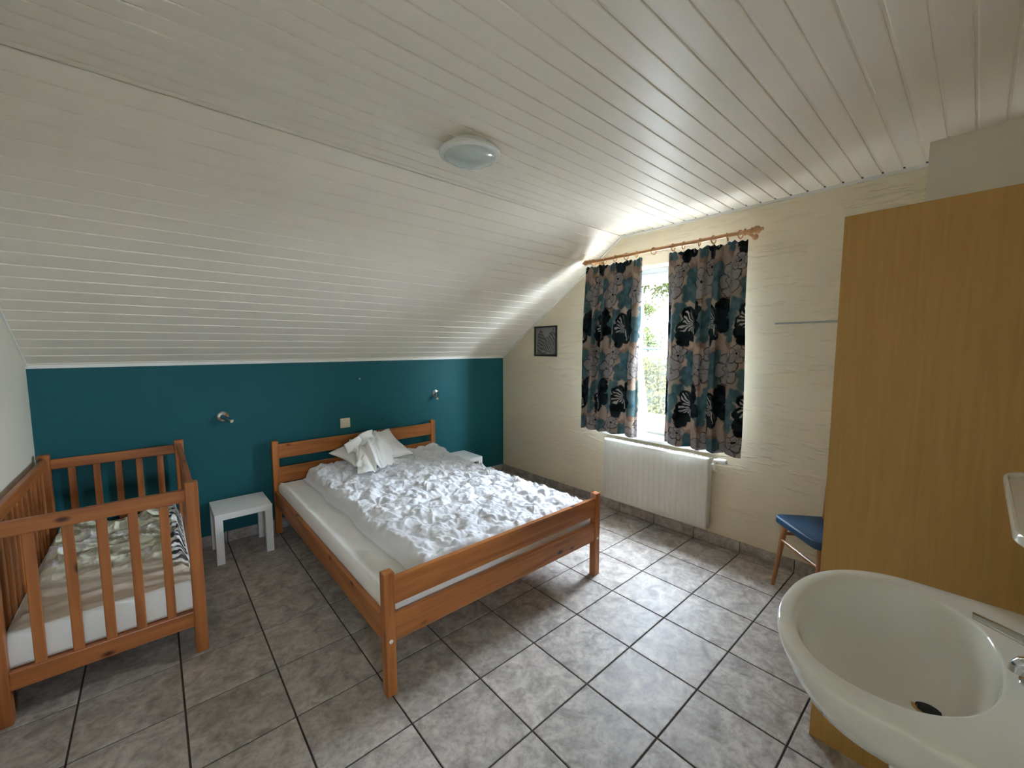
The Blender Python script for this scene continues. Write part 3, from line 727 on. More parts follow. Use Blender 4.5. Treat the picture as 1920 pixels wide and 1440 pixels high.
for x in (CX0+0.012, CX1-0.038):
    box_obj('side_rail', (x, CY0+CP-0.002, 0.765), (x+0.026, CY1-CP+0.002, 0.822), M['crib_y'], cot, 0.005, 2, w)
    box_obj('side_rail', (x, CY0+CP-0.002, 0.136), (x+0.026, CY1-CP+0.002, 0.212), M['crib_y'], cot, 0.004, 2, w)
    for k in range(11):
        y = CY0+CP+0.066+k*0.1
        box_obj('slat', (x+0.006, y-0.017, 0.205), (x+0.020, y+0.017, 0.772), M['crib_z'], cot, 0.003, 1, w)
box_obj('base_board', (CX0+0.03, CY0+0.045, 0.195), (CX1-0.04, CY1-0.045, 0.212), M['crib_y'], cot, 0, 1, w)
def Hc(X, Y, e): return 0.008*(fbm(X*7, Y*6, 2)-0.5)
cm = link('cot_mattress', slab_mesh('cot_mattress', -0.510, 0.084, 2.447, 3.585, 0.214, 0.352, 60, 90, 0.018, 0.006, Hc), M['sheet'], None, True)
rebase(cm); tag(cm, 'white mattress inside the slatted baby cot', 'mattress')
# rumpled bedding in the cot
nx_, ny_ = 200, 330
bx0, bx1, by0, by1 = -0.495, 0.078, 2.462, 3.575
X, Y = np.meshgrid(np.linspace(bx0, bx1, nx_), np.linspace(by0, by1, ny_), indexing='ij')
wx = X + 0.05*(fbm(X*6, Y*6, 7)-0.5); wy = Y + 0.05*(fbm(X*6, Y*6, 9)-0.5)
heap = sm(2.66, 3.0, wy + 0.25*(wx+0.2))
crum_ = 0.070*(ridged(wx*5.5, wy*5.5, 14)-0.3)*heap + 0.045*heap + 0.020*(ridged(wx*15+wy*3, wy*13, 19)-0.4)*heap
flat = 0.012*(fbm(wx*5, wy*9, 23)) + 0.016*np.exp(-((wy-2.60-0.12*wx)/0.02)**2)
stripe_zone = sm(-0.02, 0.02, wx + 0.02*np.sin(wy*14)) * sm(2.6, 2.7, wy)
edge = np.minimum(np.minimum(X-bx0, bx1-X), np.minimum(Y-by0, by1-Y))
Hh = crum_ + flat*(1-heap) + 0.03*stripe_zone*(0.6+0.6*fbm(wx*9, wy*9, 3)) + 0.012*(ridged(wx*8, wy*34, 11)-0.4)*stripe_zone
Z = 0.356 + np.clip(Hh, -0.002, 1)*sm(0, 0.03, edge)
cream = np.array(srgb(232, 236, 214)); grey = np.array(srgb(176, 170, 150)); lav = np.array(srgb(236, 232, 242)); tan = np.array(srgb(206, 190, 170)); dark = np.array(srgb(52, 52, 54)); white = np.array(srgb(226, 226, 220))
n1 = sm(0.42, 0.54, fbm(wx*11, wy*13, 61)); n2 = sm(0.55, 0.66, fbm(wx*8+3, wy*8, 71))
C = grey + (cream-grey)*n1[..., None]; C = C + (lav-C)*(n2*0.7)[..., None]
C = C*heap[..., None] + (tan*(0.9+0.2*fbm(wx*14, wy*14, 4)[..., None]))*(1-heap)[..., None]
st = (np.sin((wy*1.0 + 0.35*fbm(wx*7, wy*7, 5) + 0.25*wx)*95) > 0.25)
Cs = np.where(st[..., None], dark*1.6, white); C = C + (Cs-C)*stripe_zone[..., None]
me = grid_mesh('cot_blanket', np.stack([X, Y, Z], -1)); vcol(me, C)
cb = link('cot_blanket', me, M['blanket'], None, True); s_ = cb.modifiers.new('thick', 'SOLIDIFY'); s_.thickness = 0.004; s_.offset = -1
rebase(cb); tag(cb, 'rumpled cream and grey patterned blanket with a striped edge in the cot', 'blanket')

# ---- curtains: print computed on the unfolded cloth
def curtain_print(u, v):
    """u, v in metres on the flat cloth -> linear colour"""
    bg = np.array(srgb(184, 166, 150)); bg2 = np.array(srgb(162, 146, 132)); dk = np.array(srgb(38, 52, 56)); dk2 = np.array(srgb(18, 26, 30)); teal = np.array(srgb(62, 98, 106)); teal2 = np.array(srgb(104, 138, 142))
    gr = np.array(srgb(158, 152, 150)); ink = np.array(srgb(36, 34, 36)); rust = np.array(srgb(138, 104, 86)); wht = np.array(srgb(196, 190, 184))
    wu = u + 0.050*(fbm(u*13, v*13, 3, 5)-0.5); wv = v + 0.050*(fbm(u*13, v*13, 8, 5)-0.5)
    C = bg + (bg2-bg)*(sm(0.35, 0.65, fbm(u*9, v*6, 1)))[..., None]
    CW, CH_ = 0.330, 0.600
    def motif(cu, cv, R, npet, amp, ph, sq=1.0):
        row = np.floor((wv-cv)/CH_+0.5); du = (wu-cu - 0.0*row); du = du - CW*np.floor(du/CW+0.5); dv = wv-cv; dv = dv - CH_*row
        d = np.sqrt(du*du + (dv*sq)**2); th = np.arctan2(dv*sq, du)
        rr = R*(1-amp+amp*np.abs(np.cos(npet*(th-ph)/2))**0.7)
        return d, th, rr, du, dv
    def blend(C, col, m): return C + (col-C)*m[..., None]
    # rust leaves
    for cu, cv, R, ph in ((0.22, 0.30, 0.060, 0.4), (0.05, 0.02, 0.055, 2.4), (0.13, 0.545, 0.05, 0.2), (0.26, 0.0, 0.05, -0.3)):
        d, th, rr, du, dv = motif(cu, cv, R, 2, 0.62, ph); C = blend(C, rust, 0.85*(1-sm(rr-0.008, rr+0.004, d))*(0.6+0.4*fbm(u*30, v*60, 7)))
    # teal washes
    for cu, cv, R, n_, ph in ((0.115, 0.375, 0.100, 5, 0.2), (0.135, 0.485, 0.078, 4, 1.0), (0.280, 0.170, 0.078, 3, 0.5), (0.27, 0.065, 0.072, 5, 0.3), (0.02, 0.255, 0.06, 4, 0.7)):
        d, th, rr, du, dv = motif(cu, cv, R, n_, 0.30, ph); m_ = 1-sm(rr-0.010, rr+0.004, d)
        C = blend(C, teal + (teal2-teal)*sm(0.35, 0.6, fbm(u*26, v*22, 9))[..., None]*0.5, 0.92*m_)
    # grey outlined flowers
    for cu, cv, R, n_, ph in ((0.255, 0.420, 0.112, 5, 0.6), (0.02, 0.535, 0.060, 5, 0.1)):
        d, th, rr, du, dv = motif(cu, cv, R, n_, 0.26, ph)
        C = blend(C, gr*(0.8+0.35*fbm(u*20, v*20, 5)[..., None]), 0.9*(1-sm(rr-0.003, rr+0.002, d)))
        ln = np.exp(-((d-rr)/0.0035)**2) + 0.8*np.exp(-((np.cos(n_*(th-ph)/2))/0.16)**2)*(d < rr)*(d > 0.012) + 0.7*np.exp(-((d-0.45*rr-0.006*np.sin(7*th))/0.003)**2)
        C = blend(C, ink, np.clip(ln*sm(0.30, 0.5, fbm(u*18, v*18, 15)+0.12), 0, 0.95)); C = blend(C, ink, 1-sm(0.008, 0.012, d))
    # dark hibiscus with pale veins on one side
    for cu, cv, R, n_, ph in ((0.125, 0.150, 0.128, 5, 0.9), (0.06, 0.050, 0.070, 3, 0.4), (0.185, 0.255, 0.062, 3, 1.2)):
        d, th, rr, du, dv = motif(cu, cv, R, n_, 0.36, ph); m_ = 1-sm(rr-0.004, rr+0.002, d)
        C = blend(C, dk + (dk2-dk)*sm(0.4, 0.6, fbm(u*22, v*22, 25))[..., None], m_)
        if R > 0.08:
            half = m_*sm(0.15, -0.25, np.cos(th-0.3))*sm(0.010, 0.02, d)*(d < rr*0.80)
            vein = sm(0.35, 0.75, 0.5+0.5*np.sin(th*17+6*fbm(u*20, v*20, 2)))
            C = blend(C, wht, 0.95*half*vein)
    return np.clip(C, 0.004, 1)*1.05
def curtain(name, label, yl, yr, zt, zb, nf, seed, x0, flare, ring_y):
    """yl/yr: (top, bottom) y of the window-left and window-right edges"""
    ns, nz = 300, 440
    s = np.linspace(0, 1, ns); t = np.linspace(0, 1, nz)                # t: 0 top, 1 bottom
    S, Tt = np.meshgrid(s, t, indexing='ij')
    rng = np.random.RandomState(seed); ph = rng.uniform(0, 6.28, 4)
    a = 2*PI*nf*S + 1.1*np.sin(2*PI*S*1.3+ph[0]) + 0.5*np.sin(2*PI*Tt*0.6+ph[1])*Tt
    sn = np.sin(a); fold_ = np.sign(sn)*np.abs(sn)**0.75
    amp = (0.014 + 0.024*sm(0, 0.35, Tt))*(0.75+0.5*fbm(S*4, S*0+seed, seed))
    yL = yl[0]+(yl[1]-yl[0])*Tt; yR = yr[0]+(yr[1]-yr[0])*Tt
    Yc = yL + (yR-yL)*S + 0.010*np.sin(2*a+ph[2])*sm(0, 0.3, Tt)*np.sin(PI*S)
    Yc = Yc + flare*(fbm(Tt*3.2, Tt*0+seed, seed+3)-0.5)*np.clip((S-0.8)/0.2, 0, 1)
    Xc_ = x0 + fold_*amp + 0.004*np.sin(2*PI*nf*6*S)*np.exp(-Tt/0.02)
    Zc_ = zt + (zb-zt)*Tt + (0.008*np.sin(2*PI*nf*S*1.0)+0.006*np.sin(2*PI*nf*3*S))*np.exp(-Tt/0.03) - 0.008*np.cos(a)*sm(0.9, 1, Tt)
    P = np.stack([Xc_, Yc, Zc_], -1)
    # unfolded width from the arc length at mid height
    mid = P[:, nz//2, :2]; arc = np.concatenate([[0], np.cumsum(np.linalg.norm(np.diff(mid, axis=0), axis=1))])
    U = np.repeat(arc[:, None], nz, 1) + seed*0.37; Vv = (2.2 - Zc_)
    me = grid_mesh(name, P); vcol(me, curtain_print(U, 1.3-Vv))
    root = root_at('curtain', (x0, (yl[1]+yr[1])/2, zb), label, 'curtain', 'floral curtains'); w = W(root)
    o = link('fabric', me, M['curtain'], root, True, w); sd_ = o.modifiers.new('thick', 'SOLIDIFY'); sd_.thickness = 0.0016
    Pl = P[::4, ::4].copy(); Pl[..., 0] += 0.006; Pl[:, -1, 2] += 0.004
    link('back_lining', grid_mesh('back_lining', Pl), M['backlining'], root, True, w)
    for y in ring_y:
        bm = bmesh.new(); torus(bm, (ROD_X, y, ROD_Z-0.009), (0.25*math.sin(y*37), 1, 0.15*math.sin(y*53)), 0.0255, 0.0038, 24, 8)
        rg = smooth_sharp(bm_obj('ring', bm, M['rodwood'], root, False, w))
        bm = bmesh.new(); tube(bm, [(ROD_X, y, ROD_Z-0.036), (ROD_X, y, zt-0.006)], 0.0016, 6); bm_obj('hook', bm, M['steel'], rg)
    return root, P
ROD_X, ROD_Z = 2.92, 2.218
cL, PL_ = curtain('curtain_cloth', 'narrower floral curtain on the picture side of the window', (2.335, 2.382), (1.792, 1.822), 2.172, 0.748, 4.2, 3, 2.925, 0.035, (2.255, 2.135, 2.035, 1.930, 1.835))
cR, PR_ = curtain('curtain_cloth', 'wider floral curtain on the wardrobe side of the window', (1.574, 1.575), (1.027, 1.010), 2.170, 0.745, 4.0, 5, 2.925, 0.01, (1.535, 1.455, 1.340, 1.245, 1.155, 1.075))
# pale lining turned towards the glass at the inner edge of the left curtain
tl = np.linspace(0, 1, 80); P = np.zeros((10, 80, 3))
eL = PL_[-1]; nz = eL.shape[0]
for j, t_ in enumerate(tl):
    b_ = eL[int(0.16*nz + t_*(0.838*nz))-1]; wd = 0.012 + 0.085*min(1, t_*1.3)
    for i in range(10):
        f_ = i/9; P[i, j] = (b_[0] + wd*f_, b_[1]-0.002 - 0.024*f_*t_ + 0.008*math.sin(f_*5+t_*7), b_[2])
o = link('lining', grid_mesh('lining', P), M['lining'], cL, True, W(cL))
# ---- rod
rod = root_at('curtain_rod', (ROD_X, 1.66, ROD_Z), 'pale wooden curtain rod with turned finials above the window', 'curtain rod'); w = W(rod)
tube_obj('pole', [(ROD_X, 2.315, ROD_Z), (ROD_X, 1.005, ROD_Z)], 0.0135, M['rodwood'], rod, 16, w)
fin = [(0.0135, 0), (0.021, 0.002), (0.021, 0.010), (0.015, 0.013), (0.015, 0.018), (0.023, 0.022), (0.026, 0.034), (0.022, 0.046), (0.012, 0.056), (0.009, 0.060), (0.012, 0.064), (0.009, 0.070), (0, 0.073)]
fin_s = [(r*0.9, h*0.85) for r, h in fin]
lathe_obj('finial', fin, M['rodwood'], rod, (ROD_X, 1.012, ROD_Z), (0, -1, 0), 20, w); lathe_obj('finial', fin_s, M['rodwood'], rod, (ROD_X, 2.312, ROD_Z), (0, 1, 0), 20, w)
for y in (2.292, 1.047):
    bm = bmesh.new(); tube(bm, [(XW, y, ROD_Z), (ROD_X+0.05, y, ROD_Z), (ROD_X+0.012, y, ROD_Z)], [0.012, 0.011, 0.009], 12)
    lathe(bm, [(0.019, 0), (0.019, 0.006), (0.013, 0.010)], (XW, y, ROD_Z), (-1, 0, 0), 20); torus(bm, (ROD_X, y, ROD_Z), (0, 1, 0), 0.0175, 0.005, 20, 8)
    smooth_sharp(bm_obj('bracket', bm, M['rodwood'], rod, False, w))
bm = bmesh.new(); torus(bm, (ROD_X, 1.690, ROD_Z-0.009), (0.3, 1, 0.1), 0.0255, 0.0038, 24, 8)
lr = smooth_sharp(bm_obj('curtain_ring', bm, M['rodwood'])); rebase(lr); tag(lr, 'empty wooden ring hanging on the rod in the gap between the curtains', 'curtain ring')

# ---- radiator
RY0, RY1, RZ0, RZ1 = 1.250, 2.165, 0.125, 0.672
rad = root_at('radiator', (3.03, (RY0+RY1)/2, RZ0), 'cream panel radiator with vertical flutes under the window', 'radiator'); w = W(rad)
def flute_panel(xf, xb, y0, y1, z0, z1):
    ny = 320; nz = 40
    yv = np.linspace(y0, y1, ny); zv = np.linspace(z0, z1, nz); Yp, Zp = np.meshgrid(yv, zv, indexing='ij')
    per = 0.0490; ph = (Yp-y0-0.03)/per; f_ = np.clip(0.5-0.5*np.cos(2*PI*ph), 0, 1)**0.35
    inner = sm(0, 0.012, Yp-y0-0.022)*sm(0, 0.012, y1-0.022-Yp)*sm(0, 0.03, Zp-z0-0.028)*sm(0, 0.03, z1-0.028-Zp)
    rim = sm(0, 0.006, np.minimum(np.minimum(Yp-y0, y1-Yp), np.minimum(Zp-z0, z1-Zp)))
    Xp = xf + 0.012*(1-rim) - 0.0065*f_*inner
    return grid_mesh('front_panel', np.stack([Xp, Yp, Zp], -1))
o = link('front_panel', flute_panel(2.998, 3.01, RY0, RY1, RZ0, RZ1), M['rad'], rad, True, w); s_ = o.modifiers.new('thick', 'SOLIDIFY'); s_.thickness = 0.004
box_obj('back_panel', (3.060, RY0+0.006, RZ0+0.004), (3.072, RY1-0.006, RZ1-0.004), M['rad'], rad, 0.004, 2, w)
bm = bmesh.new()
for k in range(26):
    y = RY0+0.03+k*0.0335; box(bm, (3.010, y, RZ0+0.03), (3.060, y+0.004, RZ1-0.03))
bm_obj('convector_fins', bm, M['rad'], rad, False, w)
for y in (RY0, RY1-0.004): box_obj('side_cover', (3.004, y, RZ0+0.012), (3.068, y+0.004, RZ1-0.004), M['rad'], rad, 0.001, 1, w)
bm = bmesh.new()
for k in range(30): y = RY0+0.012+k*0.0305; box(bm, (3.012, y, RZ1-0.008), (3.058, y+0.012, RZ1-0.004))
bm_obj('top_grille', bm, M['rad'], rad, False, w)
for y in (RY0+0.12, RY1-0.12): box_obj('wall_bracket', (3.072, y, RZ0+0.05), (XW-0.001, y+0.03, RZ1-0.05), M['rad'], rad, 0.002, 1, w)
bm = bmesh.new()
tube(bm, [(3.03, RY0+0.01, RZ1-0.045), (3.03, RY0-0.03, RZ1-0.045)], 0.010, 12)
bm_obj('connector', bm, M['chrome'], rad, False, w)
valve = lathe_obj('thermostat', [(0.011, 0), (0.013, 0.02), (0.016, 0.022), (0.0185, 0.045), (0.0185, 0.085), (0.016, 0.092), (0, 0.094)], M['white_plastic'], rad, (3.03, RY0-0.028, RZ1-0.012), (-0.15, -1, 0.06), 24, w)
lathe_obj('valve_collar', [(0.0150, 0), (0.0190, 0.002), (0.0190, 0.010), (0.0150, 0.012)], M['dark_plastic'], valve, (3.03, RY0-0.050, RZ1-0.011), (-0.15, -1, 0.06), 20)
bm = bmesh.new(); tube(bm, [(3.03, RY0-0.028, RZ1-0.012), (3.03, RY0-0.028, RZ1-0.08), (3.06, RY0-0.028, RZ1-0.10), (XW-0.001, RY0-0.028, RZ1-0.10)], 0.008, 10)
bm_obj('pipe', bm, M['white_plastic'], rad, False, w)

# ---- framed picture of striped animals
pic = root_at('picture_frame', (XW, 2.998, 1.385), 'small black framed black-and-white photo of zebras by the sloping ceiling', 'picture'); w = W(pic)
py0, py1, pz0, pz1 = 2.838, 3.160, 1.386, 1.700
bm = bmesh.new(); rect_frame(bm, py0, py1, pz0, pz1, 0.017, 0.017, 0.017, XW-0.016, XW-0.001, 0.0015); bm_obj('frame', bm, M['black'], pic, False, w)
nn = 180; Ay, Az = np.meshgrid(np.linspace(py0+0.015, py1-0.015, nn), np.linspace(pz0+0.015, pz1-0.015, nn), indexing='ij')
a_ = 1-(Ay-py0)/(py1-py0); b_ = (Az-pz0)/(pz1-pz0)               # a: left to right, b: bottom to top
aw = a_ + 0.03*(fbm(a_*7, b_*7, 2)-0.5); bw = b_ + 0.03*(fbm(a_*7, b_*7, 4)-0.5)
g = 0.36 + 0.10*fbm(a_*4, b_*9, 6)
def ell(ca, cb, ra, rb, rot=0.0):
    da, db = aw-ca, bw-cb; c_, s_ = math.cos(rot), math.sin(rot); return ((da*c_+db*s_)/ra)**2 + ((-da*s_+db*c_)/rb)**2
body = np.minimum(np.minimum(ell(0.68, 0.36, 0.34, 0.28, -0.35), ell(0.30, 0.42, 0.17, 0.34, -0.25)), np.minimum(ell(0.26, 0.72, 0.09, 0.17, -0.5), ell(0.80, 0.66, 0.16, 0.15, 0.3)))
body = np.minimum(body, np.minimum(ell(0.27, 0.88, 0.035, 0.06, 0.3), ell(0.83, 0.86, 0.03, 0.06, -0.2)))
st_ = 0.5+0.5*np.sin(105*(0.75*aw*np.where(bw < 0.5, 1, 0.6) + 0.40*bw) + 9*fbm(aw*3, bw*3, 9))
st2_ = 0.5+0.5*np.sin(96*(0.55*bw + 0.25*aw) + 8*fbm(aw*3.3, bw*3.3, 19)); mixz = sm(0.38, 0.46, aw)
zs = sm(0.35, 0.65, st_*mixz + st2_*(1-mixz))
g = np.where(body < 1, 0.06 + 0.30*zs*(0.55+0.7*fbm(aw*4, bw*4, 3)), g)
g = np.where((b_ < 0.13) & (body > 0.8), 0.10 + 0.5*sm(0.5, 0.7, fbm(a_*5, b_*20, 8)), g); g = g*0.55
me = grid_mesh('photo', np.stack([Ay*0+XW-0.006, Ay, Az], -1)); vcol(me, np.repeat(g[..., None], 3, -1)); link('photo', me, M['photo'], pic, False, w)
box_obj('glass', (XW-0.009, py0+0.014, pz0+0.014), (XW-0.0075, py1-0.014, pz1-0.014), M['pane'], pic, 0, 1, w)

# ---- thin metal rail on the window wall
wrl = root_at('wall_rail', (XW, 0.60, 1.63), 'thin grey metal rail fixed to the wall beside the wardrobe', 'rail'); w = W(wrl)
tube_obj('bar', [(XW-0.03, 0.893, 1.632), (XW-0.03, 0.25, 1.632)], 0.0055, M['steel'], wrl, 10, w)
for y in (0.885, 0.40): tube_obj('bracket', [(XW, y, 1.632), (XW-0.03, y, 1.632)], 0.0045, M['steel'], wrl, 10, w)

# ---- ceiling lamp (switched off)
lamp = root_at('ceiling_lamp', (1.188, 1.655, ZC), 'round flush ceiling lamp with frosted glass dome and white rim, switched off', 'lamp')
lathe_obj('base', [(0.100, 0), (0.100, -0.026), (0.115, -0.030)], M['lampring'], lamp, n=40)
lathe_obj('rim', [(0.105, -0.025), (0.128, -0.027), (0.141, -0.032), (0.1450, -0.039), (0.141, -0.046), (0.124, -0.052), (0.110, -0.049)], M['lampring'], lamp, n=56)
lathe_obj('glass_dome', [(0.122, -0.046), (0.120, -0.053), (0.112, -0.062), (0.094, -0.072), (0.068, -0.081), (0.036, -0.086), (0, -0.088)], M['frost'], lamp, n=56)

# ---- wall spots
def spot(loc, d, label):
    r = root_at('wall_spot', loc, label, 'wall lamp', 'chrome wall spots'); d = Vector(d).normalized()
    lathe_obj('base', [(0.040, 0), (0.040, 0.006), (0.034, 0.013), (0.016, 0.017), (0.010, 0.030), (0, 0.030)], M['chrome'], r, axis=(0, -1, 0), n=32)
    j = Vector((0, -0.040, 0)); lathe_obj('joint', [(0, -0.014), (0.010, -0.010), (0.014, 0), (0.010, 0.010), (0, 0.014)], M['chrome'], r, org=j, axis=(0, -1, 0), n=20)
    p = j - d*0.020
    h = lathe_obj('head', [(0, -0.002), (0.012, 0), (0.0155, 0.006), (0.0155, 0.078), (0.0165, 0.080), (0.0165, 0.088), (0.014, 0.088), (0.013, 0.084)], M['chrome'], r, org=p, axis=d, n=24)
    lathe_obj('bulb', [(0.0138, 0.082), (0.0128, 0.090), (0, 0.0925)], M['lampcap'], h, org=p, axis=d, n=20)
spot((0.371, YB, 0.965), (0.62, -0.62, -0.42), 'chrome wall spot on the blue wall above the white bedside table and cot')
spot((2.190, YB, 1.005), (-0.42, -0.52, -0.62), 'chrome wall spot on the blue wall near the window-side corner')
# ---- switch, plug and paint chip
sw = root_at('light_switch', (1.259, YB, 0.766), 'cream square switch plate on the blue wall above the headboard', 'switch')
box_obj('plate', (-0.043, -0.010, 0.0), (0.043, 0.0, 0.086), M['cream_plastic'], sw, 0.004, 2)
rk = box_obj('rocker', (-0.031, -0.0135, 0.044), (0.031, -0.009, 0.074), M['cream_plastic'], sw, 0.002, 1); box_obj('rocker', (-0.031, -0.0130, 0.012), (0.031, -0.009, 0.042), M['cream_plastic'], sw, 0.002, 1)
pg = lathe_obj('wall_plug', [(0.0065, 0), (0.0065, 0.002), (0.0045, 0.0025), (0.003, 0.010), (0, 0.011)], M['white_plastic'], None, (1.404, YB, 1.196), (0, -1, 0.3), 14); tag(pg, 'tiny white wall plug high on the blue wall', 'wall plug')
bm = bmesh.new(); ring = [bm.verts.new((1.612+0.012*math.cos(t_)*(0.6+0.5*math.sin(3*t_+1)), YB-0.0012, 0.806+0.017*math.sin(t_)*(0.7+0.4*math.cos(2*t_)))) for t_ in np.linspace(0, 2*PI, 14, endpoint=False)]
f_ = bm.faces.new(ring); bmesh.ops.solidify(bm, geom=[f_], thickness=0.001); ch = bm_obj('paint_chip', bm, M['white_plastic']); tag(ch, 'small pale chip in the blue paint just above the headboard', 'paint chip')

# ---- wardrobe
wx0, wx1, wy0, wy1, wh = 1.806, 2.330, -0.185, 0.334, 1.922
wd = root_at('wardrobe', ((wx0+wx1)/2, (wy0+wy1)/2, 0), 'tall plain beech-coloured wardrobe behind the washbasin', 'wardrobe'); w = W(wd)
for x in (wx0, wx1-0.018): box_obj('side_panel', (x, wy0, 0.0), (x+0.018, wy1, wh), M['laminate'], wd, 0.001, 1, w)
for z in (0.06, wh-0.018, 1.55): box_obj('shelf' if z == 1.55 else ('bottom' if z < 1 else 'top'), (wx0+0.018, wy0+0.006, z), (wx1-0.018, wy1-0.020, z+0.018), M['laminate'], wd, 0, 1, w)
box_obj('back_panel', (wx0+0.018, wy0, 0.06), (wx1-0.018, wy0+0.005, wh), M['laminate'], wd, 0, 1, w)
box_obj('plinth', (wx0+0.018, wy1-0.06, 0.0), (wx1-0.018, wy1-0.045, 0.06), M['laminate'], wd, 0, 1, w)
for k in range(2):
    dw = (wx1-wx0-0.036)/2; a0 = wx0 + 0.019 + k*dw; d_ = box_obj('door', (a0, wy1-0.019, 0.062), (a0+dw-0.002, wy1-0.001, wh-0.019), M['laminate'], wd, 0.001, 1, w)
    lathe_obj('knob', [(0.008, 0), (0.006, 0.012), (0.013, 0.018), (0.012, 0.025), (0, 0.027)], M['steel'], d_, ((wx0+wx1)/2 + (-0.035 if k == 0 else 0.035), wy1-0.001, 1.0), (0, 1, 0), 16)

# ---- chair with blue seat
P1 = Vector((2.838, 0.775, 0)); e1 = Vector((-0.70, -0.715, 0)).normalized(); dd = Vector((0.70, -0.69, 0)).normalized()
chr_ = root_at('chair', P1 + e1*0.20 + dd*0.15, 'wooden chair with a blue seat half hidden behind the wardrobe', 'chair'); w = W(chr_)
def cpt(a, b, z): p = P1 + e1*a + dd*b; return (p.x, p.y, z)
def seat_outline():
    c = [(0.0, 0.0), (0.405, 0.0), (0.375, 0.295), (0.03, 0.295)]; r = (0.045, 0.045, 0.02, 0.02); out = []
    for k in range(4):
        p = Vector(c[k]); a = (Vector(c[k-1])-p).normalized(); b = (Vector(c[(k+1) % 4])-p).normalized()
        for t_ in np.linspace(0, 1, 7):
            q0 = p + a*r[k]; q1 = p + b*r[k]; out.append((q0*(1-t_)**2 + p*2*t_*(1-t_) + q1*t_*t_))
    # bow the front edge a little
    return [Vector((p.x, p.y - 0.018*math.sin(PI*min(1, max(0, p.x/0.405)))*(1 if p.y < 0.03 else 0))) for p in out]
bm = bmesh.new(); ol = seat_outline(); cx_ = Vector((0.2, 0.15))
lv = [(0.97, 0.412), (1.0, 0.418), (1.0, 0.442), (0.985, 0.450), (0.94, 0.4535), (0.6, 0.448)]
rings = [[bm.verts.new(cpt(cx_.x+(p.x-cx_.x)*s_, cx_.y+(p.y-cx_.y)*s_, z)) for p in ol] for s_, z in lv]
for a, b in zip(rings[:-1], rings[1:]):
    for k in range(len(ol)): bm.faces.new((a[k], a[(k+1) % len(ol)], b[(k+1) % len(ol)], b[k]))
bm.faces.new(rings[0]); bm.faces.new(rings[-1]); smooth_sharp(bm_obj('seat', bm, M['blue_vinyl'], chr_, False, w), 50)
for a, b in ((0.045, 0.045), (0.36, 0.045)):
    da = -0.03 if a < 0.2 else 0.03
    tube_obj('leg', [cpt(a+da, b-0.035, 0), cpt(a+da*0.2, b-0.005, 0.33), cpt(a, b, 0.413)], [0.0105, 0.0165, 0.0175], M['chairwood'], chr_, 12, w)
for a, b in ((0.065, 0.262), (0.34, 0.262)):
    tube_obj('leg', [cpt(a, b+0.004, 0), cpt(a, b, 0.41), cpt(a, b+0.006, 0.62), cpt(a, b+0.018, 0.82)], [0.0105, 0.016, 0.015, 0.011], M['chairwood'], chr_, 12, w)
for z in (0.30,):
    tube_obj('stretcher', [cpt(0.043, 0.035, z), cpt(0.362, 0.035, z)], [0.011, 0.011], M['chairwood'], chr_, 10, w)
for a, a2 in ((0.043, 0.065), (0.362, 0.34)):
    tube_obj('stretcher', [cpt(a, 0.04, 0.345), cpt(a2, 0.262, 0.345)], [0.010, 0.010], M['chairwood'], chr_, 10, w)
for z in (0.645, 0.765):
    bm = bmesh.new(); ns = 12
    pr = []
    for k in range(ns+1):
        t_ = k/ns; a = 0.07 + 0.265*t_; b = 0.262 + 0.010 + 0.014*math.sin(PI*t_)
        pr.append([bm.verts.new(cpt(a, b-0.006, z)), bm.verts.new(cpt(a, b+0.006, z)), bm.verts.new(cpt(a, b+0.010, z+0.05)), bm.verts.new(cpt(a, b-0.002, z+0.05))])
    for a, b in zip(pr[:-1], pr[1:]):
        for k in range(4): bm.faces.new((a[k], a[(k+1) % 4], b[(k+1) % 4], b[k]))
    bm.faces.new(pr[0]); bm.faces.new(pr[-1]); bm_obj('back_slat', bm, M['chairwood'], chr_, False, w)

# ---- washbasin
SX = 1.175
bas = root_at('washbasin', (SX, 0.0, 0), 'oval white ceramic washbasin on a pedestal in the near right corner', 'washbasin')
CYB = 0.055
def r_outer(th):
    # straight parallel sides towards the wall, rounded front
    dx, dy = math.cos(th), math.sin(th); best = 9
    hw = 0.303
    if dy >= 0:
        n_ = 2.25; A, B = hw, 0.283-CYB
        return (abs(dx/A)**n_ + abs(dy/B)**n_)**(-1/n_)
    n_ = 9.0; A, B = hw, CYB+0.196
    return (abs(dx/A)**n_ + abs(dy/B)**n_)**(-1/n_)
def inner_pt(th, s):
    n_ = 2.25; A = 0.238; dx, dy = math.cos(th), math.sin(th); B = 0.158
    r = (abs(dx/A)**n_ + abs(dy/B)**n_)**(-1/n_)*s; return r*dx, 0.088 + r*dy
NA = 112; ths = [2*PI*k/NA for k in range(NA)]
bm = bmesh.new(); rings = []
def outr(s, z, back=1.0):
    out = []
    for t_ in ths:
        r = r_outer(t_); x, y = r*math.cos(t_)*s, r*math.sin(t_)
        y = y*s if y > 0 else y*(1-(1-s)*0.25)
        out.append(bm.verts.new((x, CYB+y, z)))
    return out
rings.append(outr(0.40, 0.698)); rings.append(outr(0.62, 0.710)); rings.append(outr(0.80, 0.746)); rings.append(outr(0.91, 0.792)); rings.append(outr(0.975, 0.832)); rings.append(outr(0.995, 0.848)); rings.append(outr(1.0, 0.856)); rings.append(outr(0.994, 0.862)); rings.append(outr(0.975, 0.8645))
def mixr(f, z):
    out = []
    for t_ in ths:
        r = r_outer(t_)*0.975; a = Vector((r*math.cos(t_), CYB+r*math.sin(t_))); ix, iy = inner_pt(t_, 1.04); b = Vector((ix, iy)); p = a*(1-f)+b*f
        out.append(bm.verts.new((p.x, p.y, z)))
    return out
